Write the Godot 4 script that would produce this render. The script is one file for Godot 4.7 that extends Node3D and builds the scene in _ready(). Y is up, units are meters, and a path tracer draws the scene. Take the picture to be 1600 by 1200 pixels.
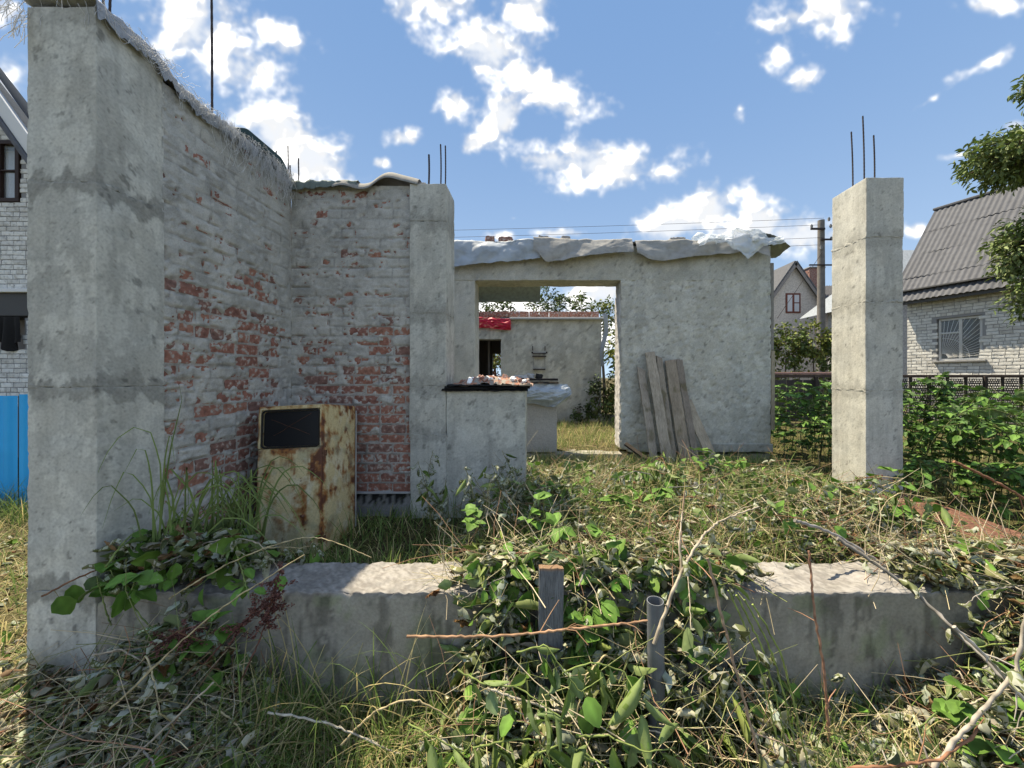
extends Node3D
# An unfinished house shell: concrete pillars, rough brick walls, a rusty cabinet, cut brambles. Metres, y up, camera at (0, 1.9, 0) looking along -z.

const EYE := 1.9
var rng := RandomNumberGenerator.new()
var nz := {}
var M := {}
var used_names := {}

class MB:
	var v := PackedVector3Array()
	var n := PackedVector3Array()
	var c := PackedColorArray()
	var ix := PackedInt32Array()
	var col := Color.WHITE
	func vert(p: Vector3, nn: Vector3, cc: Color) -> int:
		v.append(p); n.append(nn); c.append(cc)
		return v.size() - 1
	func tri(a: Vector3, b: Vector3, d: Vector3) -> void: # counter-clockwise seen from the front
		var nn := (b - a).cross(d - a).normalized()
		var k := v.size()
		v.append(a); v.append(b); v.append(d)
		n.append(nn); n.append(nn); n.append(nn)
		c.append(col); c.append(col); c.append(col)
		ix.append(k); ix.append(k + 2); ix.append(k + 1)
	func quad(a: Vector3, b: Vector3, d: Vector3, e: Vector3) -> void:
		tri(a, b, d); tri(a, d, e)
	# a smooth sheet of nu x nv points (row-major, u fastest); front is u cross v
	func sheet(p: PackedVector3Array, cc: PackedColorArray, nu: int, nv: int) -> void:
		var nn := PackedVector3Array(); nn.resize(p.size())
		for j in nv - 1:
			for i in nu - 1:
				var a := j * nu + i
				var f := (p[a + nu + 1] - p[a]).cross(p[a + nu] - p[a + 1])
				nn[a] += f; nn[a + 1] += f; nn[a + nu] += f; nn[a + nu + 1] += f
		var k := v.size()
		for i in p.size():
			nn[i] = nn[i].normalized()
		v.append_array(p); n.append_array(nn)
		if cc.size() == p.size():
			c.append_array(cc)
		else:
			var fill := PackedColorArray(); fill.resize(p.size()); fill.fill(col)
			c.append_array(fill)
		for j in nv - 1:
			for i in nu - 1:
				var a := k + j * nu + i
				ix.append(a); ix.append(a + nu + 1); ix.append(a + 1)
				ix.append(a); ix.append(a + nu); ix.append(a + nu + 1)
	func box(lo: Vector3, hi: Vector3, t := Transform3D()) -> void:
		var q: Array[Vector3] = []
		for k in 8:
			q.append(t * Vector3(hi.x if k & 1 else lo.x, hi.y if k & 2 else lo.y, hi.z if k & 4 else lo.z))
		quad(q[4], q[5], q[7], q[6]); quad(q[1], q[0], q[2], q[3])
		quad(q[5], q[1], q[3], q[7]); quad(q[0], q[4], q[6], q[2])
		quad(q[6], q[7], q[3], q[2]); quad(q[0], q[1], q[5], q[4])
	# box with bevelled edges
	func bev(lo: Vector3, hi: Vector3, r: float, t := Transform3D()) -> void:
		var cc := (lo + hi) / 2.0
		var h := (hi - lo) / 2.0
		var p := func(s: Vector3, ax: int) -> Vector3:
			var q := Vector3(s.x * (h.x - r), s.y * (h.y - r), s.z * (h.z - r))
			q[ax] = s[ax] * h[ax]
			return t * (cc + q)
		for ax in 3:
			var b := (ax + 1) % 3
			var d := (ax + 2) % 3
			for s in [-1.0, 1.0]:
				var q := []
				for k in [[-1, -1], [1, -1], [1, 1], [-1, 1]]:
					var e := Vector3.ZERO
					e[ax] = s; e[b] = k[0]; e[d] = k[1]
					q.append(p.call(e, ax))
				if s > 0: quad(q[0], q[1], q[2], q[3])
				else: quad(q[3], q[2], q[1], q[0])
			# edges along ax
			for sb in [-1.0, 1.0]:
				for sd in [-1.0, 1.0]:
					var e0 := Vector3.ZERO; e0[ax] = -1; e0[b] = sb; e0[d] = sd
					var e1 := e0; e1[ax] = 1
					var q0: Vector3 = p.call(e0, b); var q1: Vector3 = p.call(e1, b)
					var q2: Vector3 = p.call(e1, d); var q3: Vector3 = p.call(e0, d)
					if sb * sd > 0: quad(q0, q1, q2, q3)
					else: quad(q3, q2, q1, q0)
		for k in 8:
			var e := Vector3(1 if k & 1 else -1, 1 if k & 2 else -1, 1 if k & 4 else -1)
			var a: Vector3 = p.call(e, 0); var b2: Vector3 = p.call(e, 1); var d2: Vector3 = p.call(e, 2)
			if e.x * e.y * e.z > 0: tri(a, b2, d2)
			else: tri(a, d2, b2)
	func tube(pts: PackedVector3Array, rad: PackedFloat32Array, sides := 6, cap := true, cols := PackedColorArray()) -> void:
		var k := v.size()
		var m := pts.size()
		var ref := Vector3(0.31, 0.17, 0.93)
		for j in m:
			var t := (pts[mini(j + 1, m - 1)] - pts[maxi(j - 1, 0)]).normalized()
			var a := t.cross(ref)
			if a.length() < 0.05: a = t.cross(Vector3.UP)
			a = a.normalized()
			var b := t.cross(a)
			ref = b.cross(t) * -1.0 if false else ref
			for i in sides:
				var w := TAU * i / sides
				var d := a * cos(w) + b * sin(w)
				v.append(pts[j] + d * rad[j]); n.append(d)
				c.append(cols[j] if cols.size() == m else col)
		for j in m - 1:
			for i in sides:
				var a0 := k + j * sides + i
				var a1 := k + j * sides + (i + 1) % sides
				ix.append(a0); ix.append(a1 + sides); ix.append(a1)
				ix.append(a0); ix.append(a0 + sides); ix.append(a1 + sides)
		if cap:
			for e in [0, m - 1]:
				var t2: Vector3 = (pts[1] - pts[0]).normalized() * -1.0 if e == 0 else (pts[m - 1] - pts[m - 2]).normalized()
				var cc := vert(pts[e], t2, cols[e] if cols.size() == m else col)
				var first := v.size()
				for i in sides:
					vert(v[k + e * sides + i], t2, cols[e] if cols.size() == m else col)
				for i in sides:
					ix.append(cc)
					if e == 0:
						ix.append(first + i); ix.append(first + (i + 1) % sides)
					else:
						ix.append(first + (i + 1) % sides); ix.append(first + i)
	func mesh() -> ArrayMesh:
		var a := []
		a.resize(Mesh.ARRAY_MAX)
		a[Mesh.ARRAY_VERTEX] = v; a[Mesh.ARRAY_NORMAL] = n; a[Mesh.ARRAY_COLOR] = c; a[Mesh.ARRAY_INDEX] = ix
		var m := ArrayMesh.new()
		m.add_surface_from_arrays(Mesh.PRIMITIVE_TRIANGLES, a)
		return m

func numbered(called: String) -> String:
	if not used_names.has(called):
		used_names[called] = 0
		return called
	used_names[called] += 1
	return "%s_%03d" % [called, used_names[called]]

func tag(o: Node, label: String, category: String, group := "") -> Node:
	o.set_meta("label", label); o.set_meta("category", category)
	if group != "": o.set_meta("group", group)
	return o

func thing(called: String, label: String, category: String, at := Vector3.ZERO, group := "") -> Node3D:
	var o := Node3D.new()
	o.name = numbered(called)
	add_child(o)
	o.position = at
	tag(o, label, category, group)
	return o

func obj(called: String, mb, mat: Material, parent: Node = null, at := Vector3.ZERO) -> MeshInstance3D:
	var o := MeshInstance3D.new()
	o.mesh = mb.mesh() if mb is MB else mb
	o.material_override = mat
	if parent == null:
		o.name = numbered(called)
		add_child(o)
	else:
		o.name = called
		parent.add_child(o, true)
	o.position = at
	return o

func kind(o: Node, k: String) -> Node:
	o.set_meta("kind", k)
	return o

func noise(sd: int, freq: float, oct := 4, type := FastNoiseLite.TYPE_SIMPLEX_SMOOTH) -> FastNoiseLite:
	var f := FastNoiseLite.new()
	f.seed = sd; f.frequency = freq; f.noise_type = type
	f.fractal_type = FastNoiseLite.FRACTAL_FBM if oct > 1 else FastNoiseLite.FRACTAL_NONE
	f.fractal_octaves = oct
	return f

func lin(r: float, g: float, b: float) -> Color: # a linear base colour as albedo_color
	return Color(r, g, b).linear_to_srgb()

func ntex(sd: int, freq: float, stops: Array, size := 512, oct := 5, type := FastNoiseLite.TYPE_SIMPLEX_SMOOTH) -> ImageTexture:
	# stops: [at, linear colour]; a seamless noise picture sent through a ramp
	var f := noise(sd, freq, oct, type)
	var im := f.get_seamless_image(size, size)
	var lut := PackedColorArray()
	var g := Gradient.new()
	var off := PackedFloat32Array(); var cs := PackedColorArray()
	for s in stops:
		off.append(s[0]); cs.append((s[1] as Color).linear_to_srgb())
	g.offsets = off; g.colors = cs
	for k in 256: lut.append(g.sample(k / 255.0))
	var src := im.get_data()
	var dst := PackedByteArray(); dst.resize(size * size * 3)
	for k in size * size:
		var cc := lut[src[k]]
		dst[k * 3] = cc.r8; dst[k * 3 + 1] = cc.g8; dst[k * 3 + 2] = cc.b8
	return ImageTexture.create_from_image(Image.create_from_data(size, size, false, Image.FORMAT_RGB8, dst))

func htex(sd: int, freq: float, size := 512, oct := 5, type := FastNoiseLite.TYPE_SIMPLEX_SMOOTH) -> ImageTexture:
	return ImageTexture.create_from_image(noise(sd, freq, oct, type).get_seamless_image(size, size))

func mat(called: String, albedo: Color, rough := 0.9, tex: Texture2D = null, scale := 1.0, vc := true, bump: Texture2D = null, bump_cm := 0.3, local := false) -> StandardMaterial3D:
	var m := StandardMaterial3D.new()
	m.resource_name = called
	m.albedo_color = albedo
	m.roughness = rough
	m.metallic_specular = 0.35
	m.vertex_color_use_as_albedo = vc
	if tex or bump:
		m.uv1_triplanar = true
		m.uv1_world_triplanar = not local
		m.uv1_scale = Vector3.ONE * scale
	m.albedo_texture = tex
	if bump:
		m.heightmap_enabled = true
		m.heightmap_texture = bump
		m.heightmap_scale = bump_cm
	M[called] = m
	return m

# grid lines from a to b about `step` apart, with lines close to both ends for the rounded edge
func lines(a: float, b: float, step: float, r: float) -> PackedFloat32Array:
	var out := PackedFloat32Array([a])
	if r > 0.0 and b - a > 4.0 * r:
		out.append(a + r * 0.4); out.append(a + r)
		var k := maxi(1, roundi((b - a - 2.0 * r) / step))
		for i in range(1, k): out.append(a + r + (b - a - 2.0 * r) * i / k)
		out.append(b - r); out.append(b - r * 0.4)
	else:
		var k2 := maxi(1, roundi((b - a) / step))
		for i in range(1, k2): out.append(a + (b - a) * i / k2)
	out.append(b)
	return out

# a cast block: rounded, chipped edges; `disp` moves points, `tint` colours them
func rough_box(mb: MB, lo: Vector3, hi: Vector3, step: float, r: float, disp: Callable, tint: Callable, faces := "xXyYzZ", chip := 0.0) -> void:
	var g := [lines(lo.x, hi.x, step, r), lines(lo.y, hi.y, step, r), lines(lo.z, hi.z, step, r)]
	var f: FastNoiseLite = nz.chip
	for ax in 3:
		for s in 2:
			var key := ("xyz" if s == 0 else "XYZ")[ax]
			if not faces.contains(key): continue
			var b := (ax + 1) % 3
			var d := (ax + 2) % 3
			var U: PackedFloat32Array = g[b] if s == 1 else g[d]
			var W: PackedFloat32Array = g[d] if s == 1 else g[b]
			var ub := b if s == 1 else d
			var wb := d if s == 1 else b
			var pts := PackedVector3Array(); var cols := PackedColorArray()
			for w in W:
				for u in U:
					var p := Vector3.ZERO
					p[ax] = hi[ax] if s == 1 else lo[ax]
					p[ub] = u; p[wb] = w
					var q := p
					if r > 0.0:
						var rr := r
						if chip > 0.0: rr = r + chip * maxf(0.0, f.get_noise_3dv(p) - 0.12)
						var inner := p.clamp(lo + Vector3.ONE * rr, hi - Vector3.ONE * rr)
						var e := p - inner
						if e.length() > rr: q = inner + e.normalized() * rr
					pts.append(q + disp.call(p))
					cols.append(tint.call(p))
			mb.sheet(pts, cols, U.size(), W.size())

func grey(x: float, warm := 0.0) -> Color:
	return Color(x * (1.0 + warm), x, x * (1.0 - warm))

# ---------------------------------------------------------------- sky
# cumulus seen in the photograph: azimuth and altitude come from where they stand over the horizon (x, y over a plane at distance 1), then size and turn
const CLOUDS := [
	[-0.88, 0.90, 0.20, 0.10, -28, 1.0], [-0.77, 0.80, 0.11, 0.07, -30, 1.0], [-0.69, 0.90, 0.11, 0.045, -35, 0.9], [-0.72, 1.02, 0.12, 0.05, -20, 0.8],
	[-0.97, 1.02, 0.14, 0.07, 0, 0.9], [-0.69, 0.64, 0.11, 0.07, -30, 1.15], [-0.59, 0.57, 0.12, 0.07, -30, 1.15],
	[-0.26, 0.97, 0.13, 0.055, 0, 1.0], [-0.06, 0.96, 0.09, 0.07, 0, 1.0], [-0.12, 0.86, 0.12, 0.085, -20, 1.15], [0.0, 0.765, 0.14, 0.07, -25, 1.1], [-0.10, 0.68, 0.085, 0.05, 60, 1.0],
	[-0.215, 0.715, 0.05, 0.045, -20, 0.95], [-0.17, 0.61, 0.05, 0.03, 20, 0.9], [0.075, 0.70, 0.04, 0.045, 0, 0.85],
	[0.15, 0.555, 0.18, 0.055, -4, 1.15], [0.04, 0.565, 0.07, 0.045, 0, 1.0], [0.31, 0.53, 0.08, 0.035, 0, 0.9], [-0.36, 0.625, 0.045, 0.025, 0, 0.95], [-0.42, 0.56, 0.025, 0.016, 0, 0.8],
	[0.44, 0.44, 0.10, 0.055, 10, 1.25], [0.35, 0.395, 0.10, 0.045, 15, 1.2], [0.54, 0.39, 0.10, 0.05, 0, 1.25], [0.66, 0.365, 0.13, 0.045, 0, 1.2], [0.78, 0.37, 0.07, 0.03, 0, 1.0],
	[0.72, 0.95, 0.16, 0.08, 15, 0.95], [0.62, 0.84, 0.035, 0.05, -30, 0.7], [0.69, 0.78, 0.05, 0.03, 30, 0.85], [0.52, 0.70, 0.022, 0.03, 0, 0.7], [1.19, 0.97, 0.08, 0.03, 0, 0.9],
	[1.16, 0.82, 0.12, 0.022, 28, 0.62], [1.01, 0.72, 0.08, 0.014, 30, 0.5], [1.24, 0.66, 0.06, 0.02, 10, 0.8], [1.09, 0.58, 0.06, 0.014, 10, 0.5], [0.98, 0.385, 0.035, 0.02, 0, 0.85],
	[-1.40, 0.78, 0.06, 0.06, 0, 1.0], [-1.39, 0.95, 0.05, 0.04, 0, 0.8], [-0.10, 0.37, 0.05, 0.016, 0, 0.9], [0.04, 0.375, 0.07, 0.013, 0, 0.85], [-0.07, 0.415, 0.025, 0.01, 0, 0.6],
	[0.16, 0.22, 0.13, 0.05, 0, 1.2], [-0.12, 0.19, 0.16, 0.03, 0, 1.1], [0.05, 0.12, 0.3, 0.05, 0, 1.0], [0.95, 0.2, 0.3, 0.04, 0, 0.9], [-1.2, 0.25, 0.3, 0.05, 0, 0.9],
]

func sky_rows(j0: int, j1: int, w: int, h: int, out: PackedFloat32Array, f1: FastNoiseLite, f2: FastNoiseLite, f3: FastNoiseLite, f4: FastNoiseLite, cl: Array) -> PackedFloat32Array:
	for j in range(j0, j1):
		var th := (j + 0.5) / h * PI
		var y := cos(th)
		var s := sin(th)
		for i in w:
			var ph := (i + 0.5) / w * TAU
			var d := Vector3(sin(ph) * s, y, -cos(ph) * s)
			var t := pow(clampf(1.0 - y, 0.0, 1.0), 2.8)
			var c := Vector3(0.051, 0.093, 0.172).lerp(Vector3(0.165, 0.215, 0.268), t)
			var dens := -1.0
			var shade := 0.0
			if y > -0.02:
				var front := 0.0
				var gx := 0.0
				var gy := 0.0
				if d.z < -0.25:
					gx = d.x / -d.z; gy = d.y / -d.z
					front = clampf((1.75 - absf(gx)) * 5.0, 0.0, 1.0) * clampf((1.30 - gy) * 5.0, 0.0, 1.0)
				if front > 0.0:
					var best := -1.0
					for b in cl:
						var ux: float = gx - b[0]
						var uy: float = gy - b[1]
						if absf(ux) > b[6] or absf(uy) > b[6]: continue
						var rx: float = (ux * b[4] + uy * b[5]) / b[2]
						var ry: float = (uy * b[4] - ux * b[5]) / b[3]
						var e: float = b[7] - sqrt(rx * rx + ry * ry)
						if e > best: best = e
					if best > -1.2:
						var wx := f2.get_noise_2d(gx * 3.0, gy * 3.0) * 0.03
						var wy := f2.get_noise_2d(gx * 3.0 + 40.0, gy * 3.0) * 0.03
						var lo := f1.get_noise_2d((gx + wx) * 5.6, (gy + wy) * 6.6)
						var lo2 := f1.get_noise_2d((gx + wx - 0.025) * 5.6, (gy + wy + 0.045) * 6.6)
						var hi := f4.get_noise_2d(gx * 26.0, gy * 28.0)
						dens = lerpf(-1.0, best * 1.1 + lo * 1.05 + hi * 0.36 + 0.12, front)
						shade = (lo2 - lo) * 1.9 + best * 0.6 - hi * 0.45 - 0.02
				if front < 1.0:
					var k := 1.0 / (maxf(y, 0.0) + 0.22)
					var qx := d.x * k * 1.1; var qz := d.z * k * 1.1
					var n2 := f1.get_noise_2d(qx * 2.6, qz * 2.6 + 7.0)
					var cov := f3.get_noise_2d(qx * 1.3, qz * 1.3)
					var h2 := f4.get_noise_2d(qx * 9.0, qz * 9.0)
					var dn := n2 * 1.15 + cov * 1.2 + h2 * 0.30 + 0.05
					var sh := (f1.get_noise_2d(qx * 2.6 + 0.06, qz * 2.6 + 7.06) - n2) * 1.9 + dn * 0.4 - h2 * 0.35 - 0.05
					if front > 0.0:
						dens = maxf(dens, lerpf(dn, -1.0, front)); shade = lerpf(sh, shade, front)
					else:
						dens = dn; shade = sh
			var a := pow(smoothstep(-0.22, 1.05, dens), 1.25)
			var sh2 := clampf(shade, 0.0, 1.0)
			var br := lerpf(0.29 + 0.22 * a * a, 0.225, smoothstep(-0.05, 0.5, shade) * 0.95)
			var cc := Vector3(br, br * 0.985, br * 0.96).lerp(Vector3(0.94, 0.98, 1.04) * br, sh2)
			c = c.lerp(cc, a)
			var at := ((j - j0) * w + i) * 3
			out[at] = c.x; out[at + 1] = c.y; out[at + 2] = c.z
	return out

func make_sky() -> ImageTexture:
	var w := 2816
	var h := 1408
	var half := h / 2 + 16
	var cl := []
	for b in CLOUDS:
		cl.append([b[0], b[1], b[2], b[3], cos(deg_to_rad(b[4])), sin(deg_to_rad(b[4])), maxf(b[2], b[3]) * 2.2, b[5]])
	var parts := 12
	var done := []
	done.resize(parts)
	var job := func(k: int) -> void:
		var f1 := noise(11, 1.0, 4)
		var f2 := noise(12, 2.0, 3)
		var f3 := noise(13, 0.7, 2)
		var f4 := noise(14, 1.0, 5)
		var j0 := half * k / parts
		var j1 := half * (k + 1) / parts
		var buf := PackedFloat32Array(); buf.resize((j1 - j0) * w * 3)
		done[k] = sky_rows(j0, j1, w, h, buf, f1, f2, f3, f4, cl)
	var id := WorkerThreadPool.add_group_task(job, parts, 4, true)
	WorkerThreadPool.wait_for_group_task_completion(id)
	var all := PackedFloat32Array()
	for k in parts: all.append_array(done[k])
	var low := PackedFloat32Array(); low.resize(w * (h - half) * 3)
	for k in w * (h - half):
		low[k * 3] = 0.10; low[k * 3 + 1] = 0.11; low[k * 3 + 2] = 0.08
	all.append_array(low)
	return ImageTexture.create_from_image(Image.create_from_data(w, h, false, Image.FORMAT_RGBF, all.to_byte_array()))

func _ready() -> void:
	rng.seed = 7
	# camera: level, a 13 mm lens shifted a little (the walls' vanishing point stands right of the middle)
	var cam := Camera3D.new()
	cam.name = "camera"
	cam.position = Vector3(0, EYE, 0)
	cam.projection = Camera3D.PROJECTION_FRUSTUM
	cam.near = 0.05
	cam.far = 900.0
	cam.size = 0.1
	cam.frustum_offset = Vector2(-0.075, -0.01667) * cam.near
	add_child(cam)
	cam.current = true
	# sky
	var env := Environment.new()
	env.background_mode = Environment.BG_SKY
	var sm := PanoramaSkyMaterial.new()
	sm.panorama = make_sky()
	var sk := Sky.new()
	sk.sky_material = sm
	env.sky = sk
	env.tonemap_mode = Environment.TONE_MAPPER_LINEAR
	env.tonemap_exposure = 4.0
	env.sdfgi_enabled = true; env.ssao_enabled = true; env.ssil_enabled = true
	var we := WorldEnvironment.new()
	we.name = "environment"
	we.environment = env
	add_child(we)
	# sun: high, behind the ruin and to the left
	var sun := DirectionalLight3D.new()
	sun.name = "sun"
	sun.light_energy = 0.75
	sun.light_angular_distance = 0.6
	sun.light_color = Color(1.0, 0.94, 0.83)
	sun.shadow_enabled = true
	add_child(sun)
	sun.look_at_from_position(Vector3(-3.9, 9.4, -3.0), Vector3.ZERO, Vector3.UP)
	print("sky ", Time.get_ticks_msec())
	materials()
	build_ground()
	print("ground ", Time.get_ticks_msec())
	build_ruin()
	print("ruin ", Time.get_ticks_msec())
	build_objects()
	print("objects ", Time.get_ticks_msec())
	build_neighbours()
	print("neighbours ", Time.get_ticks_msec())
	build_plants()
	print("plants ", Time.get_ticks_msec())

# ---------------------------------------------------------------- materials
func materials() -> void:
	nz.chip = noise(3, 9.0, 3)
	nz.low = noise(4, 0.9, 3)
	nz.mid = noise(5, 3.2, 4)
	nz.high = noise(6, 14.0, 4)
	nz.fine = noise(7, 40.0, 3)
	nz.edge = noise(8, 5.0, 5)
	nz.streak = noise(9, 1.0, 3)
	var W := Color(1, 1, 1)
	var speck := ntex(21, 0.035, [[0.0, grey(0.70)], [0.30, grey(0.84)], [0.5, grey(0.91)], [0.72, grey(0.97)], [1.0, W]], 1024, 6)
	var grain := htex(22, 0.06, 1024, 6)
	var lump := htex(23, 0.02, 512, 5)
	mat("concrete", W, 0.92, speck, 1.1, true, grain, 0.10)
	mat("render", W, 0.95, speck, 0.8, true, lump, 0.45)
	mat("mortar", W, 0.96, speck, 1.6, true, grain, 0.22)
	for k in 4:
		var hue := [Color(0.34, 0.16, 0.118), Color(0.28, 0.135, 0.105), Color(0.38, 0.19, 0.135), Color(0.25, 0.145, 0.12)]
		var b: Color = hue[k]
		var t := ntex(30 + k, 0.03, [[0.0, b * 0.45], [0.32, b * 0.8], [0.5, b], [0.56, b * 1.1], [0.63, Color(0.34, 0.22, 0.18)], [0.70, Color(0.42, 0.37, 0.33)], [1.0, Color(0.50, 0.47, 0.43)]], 512, 6)
		mat("brick%d" % k, W, 0.95, t, 0.9, false, grain, 0.25)
	var sil := ntex(38, 0.02, [[0.0, Color(0.42, 0.41, 0.38)], [0.4, Color(0.70, 0.695, 0.66)], [1.0, Color(0.80, 0.795, 0.76)]], 512, 5)
	for k in 3:
		mat("white_brick%d" % k, lin([1.0, 0.9, 0.8][k], [1.0, 0.9, 0.79][k], [0.99, 0.9, 0.77][k]), 0.9, sil, 0.7, false, grain, 0.4)
	var soil := ntex(40, 0.02, [[0.0, Color(0.030, 0.022, 0.013)], [0.4, Color(0.075, 0.055, 0.030)], [0.6, Color(0.13, 0.105, 0.055)], [1.0, Color(0.22, 0.19, 0.10)]], 1024, 6)
	mat("soil", W, 1.0, soil, 0.9, true, lump, 3.0)
	var wood := ntex(44, 0.03, [[0.0, grey(0.45)], [0.5, grey(0.85)], [1.0, W]], 512, 5)
	var wd := mat("old_wood", W, 0.9, wood, 1.0, true, grain, 0.3, true)
	wd.uv1_scale = Vector3(9.0, 0.7, 9.0)
	mat("steel", lin(0.045, 0.035, 0.035), 0.65, null, 1.0, false)
	var rusty := ntex(46, 0.03, [[0.0, Color(0.05, 0.028, 0.02)], [0.45, Color(0.13, 0.062, 0.038)], [0.7, Color(0.20, 0.10, 0.065)], [1.0, Color(0.27, 0.17, 0.12)]], 512, 5)
	mat("rust", W, 0.85, rusty, 1.6, false, grain, 0.2)
	var enamel := mat("enamel", W, 0.55, ntex(47, 0.03, [[0.0, grey(0.7)], [0.5, grey(0.92)], [1.0, W]], 512, 5), 3.0, true, grain, 0.06, true)
	enamel.metallic_specular = 0.5
	mat("black_panel", lin(0.010, 0.011, 0.014), 0.30, null, 1.0, false)
	mat("rubber", lin(0.022, 0.020, 0.018), 0.7, null, 1.0, false)
	var felt := ntex(48, 0.02, [[0.0, grey(0.62)], [0.5, grey(0.85)], [1.0, W]], 512, 6)
	mat("felt", lin(0.40, 0.395, 0.375), 0.85, felt, 0.6, false, grain, 0.05)
	mat("old_slate", lin(0.34, 0.33, 0.30), 0.9, felt, 0.8, false, grain, 0.2)
	mat("felt_blue", lin(0.42, 0.47, 0.52), 0.6, felt, 0.4, false)
	mat("felt_green", lin(0.040, 0.075, 0.080), 0.8, felt, 1.2, false, grain, 0.2)
	mat("cap_felt", lin(0.20, 0.24, 0.22), 0.85, felt, 1.2, false, grain, 0.2)
	mat("black_felt", lin(0.018, 0.017, 0.017), 0.85, felt, 2.0, false, grain, 0.3)
	mat("thread", lin(0.72, 0.73, 0.74), 0.7, null, 1.0, false)
	M.thread.backlight_enabled = true; M.thread.backlight = lin(0.3, 0.3, 0.3)
	mat("sack", lin(0.50, 0.56, 0.62), 0.55, felt, 0.6, false)
	mat("woven", lin(0.42, 0.45, 0.50), 0.8, felt, 3.0, false, grain, 0.2)
	var film := mat("film", Color(0.92, 0.95, 0.97, 0.35), 0.3, null, 1.0, false)
	film.transparency = BaseMaterial3D.TRANSPARENCY_ALPHA
	var red := mat("red_sheet", lin(0.55, 0.015, 0.05), 0.45, null, 1.0, false, grain, 0.1)
	red.backlight_enabled = true; red.backlight = lin(0.4, 0.4, 0.4)
	mat("pvc", lin(0.20, 0.215, 0.235), 0.45, felt, 1.2, false)
	mat("slate", lin(0.145, 0.15, 0.165), 0.9, felt, 0.5, true, grain, 0.4)
	mat("paint_dark", lin(0.035, 0.02, 0.016), 0.6, null, 1.0, false)
	mat("paint_white", lin(0.68, 0.68, 0.66), 0.5, null, 1.0, false)
	mat("blue_sheet", lin(0.04, 0.43, 0.90), 0.5, ntex(50, 0.008, [[0.0, grey(0.86)], [1.0, W]], 256, 4), 0.5, false)
	var gl := mat("pane", Color(0.85, 0.9, 0.92, 0.12), 0.03, null, 1.0, false)
	gl.transparency = BaseMaterial3D.TRANSPARENCY_ALPHA
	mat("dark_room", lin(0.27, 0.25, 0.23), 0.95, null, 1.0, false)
	mat("curtain", lin(0.55, 0.56, 0.58), 0.9, null, 1.0, false)
	mat("plain", W, 0.9, null, 1.0, true)
	mat("stucco", W, 0.95, felt, 0.6, true, grain, 0.5)

# ---------------------------------------------------------------- ground
func gh(x: float, d: float) -> float: # ground height at x and distance d before the camera
	var inside := smoothstep(2.30, 2.50, d) * smoothstep(-2.95, -2.8, x) * (1.0 - smoothstep(3.85, 4.2, x))
	var front := 0.0 + 0.08 * smoothstep(-2.2, -3.2, x) + 0.10 * smoothstep(2.0, 3.6, x)
	var side := lerpf(0.06, 0.22, smoothstep(-3.0, -1.0, x)) + 0.18 * smoothstep(5.0, 8.0, d) + 0.15 * smoothstep(0.0, 5.0, x)
	var out := lerpf(front, side, smoothstep(1.8, 3.2, d))
	var inn := 0.47 + 0.16 * smoothstep(6.3, 6.8, d) + 0.10 * smoothstep(7.0, 9.5, d)
	var y := lerpf(out, inn, inside)
	y = lerpf(y, 0.42, smoothstep(13.0, 20.0, d))
	var r: float = nz.mid.get_noise_2d(x * 0.6, d * 0.6) * 0.05 + nz.low.get_noise_2d(x, d + 30.0) * 0.05
	return y + r

func build_ground() -> void:
	var xs := PackedFloat32Array(); var ds := PackedFloat32Array()
	for x in [-400.0, -200.0, -100.0, -50.0, -25.0, -14.0, -9.0]: xs.append(x)
	var x0 := -7.0
	while x0 < 9.0: xs.append(x0); x0 += 0.11
	for x in [10.0, 13.0, 18.0, 28.0, 50.0, 100.0, 200.0, 400.0]: xs.append(x)
	for d in [-300.0, -100.0, -30.0, -10.0, -3.0, -1.0, 0.0]: ds.append(d)
	var d0 := 0.4
	while d0 < 12.0: ds.append(d0); d0 += 0.10 if d0 < 7.0 else 0.25
	for d in [13.0, 15.0, 18.0, 24.0, 35.0, 60.0, 120.0, 300.0, 700.0]: ds.append(d)
	var p := PackedVector3Array(); var c := PackedColorArray()
	for d in ds:
		for x in xs:
			p.append(Vector3(x, gh(x, d), -d))
			var g: float = nz.mid.get_noise_2d(x * 1.7, d * 1.7)
			c.append(Color(0.85, 0.9, 0.75).lerp(Color(0.55, 0.75, 0.38), smoothstep(-0.1, 0.3, g)))
	var mb := MB.new()
	mb.sheet(p, c, xs.size(), ds.size())
	kind(obj("ground", mb, M.soil), "structure")

# ---------------------------------------------------------------- concrete
func wob(a: float) -> Callable:
	var m: FastNoiseLite = nz.mid
	var h: FastNoiseLite = nz.high
	return func(p: Vector3) -> Vector3:
		return Vector3(m.get_noise_3d(p.x, p.y, p.z) + 0.3 * h.get_noise_3d(p.x, p.y, p.z), 0.5 * m.get_noise_3d(p.x + 9.0, p.y, p.z), m.get_noise_3d(p.x, p.y + 7.0, p.z) + 0.3 * h.get_noise_3d(p.x, p.y + 3.0, p.z)) * a

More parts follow.
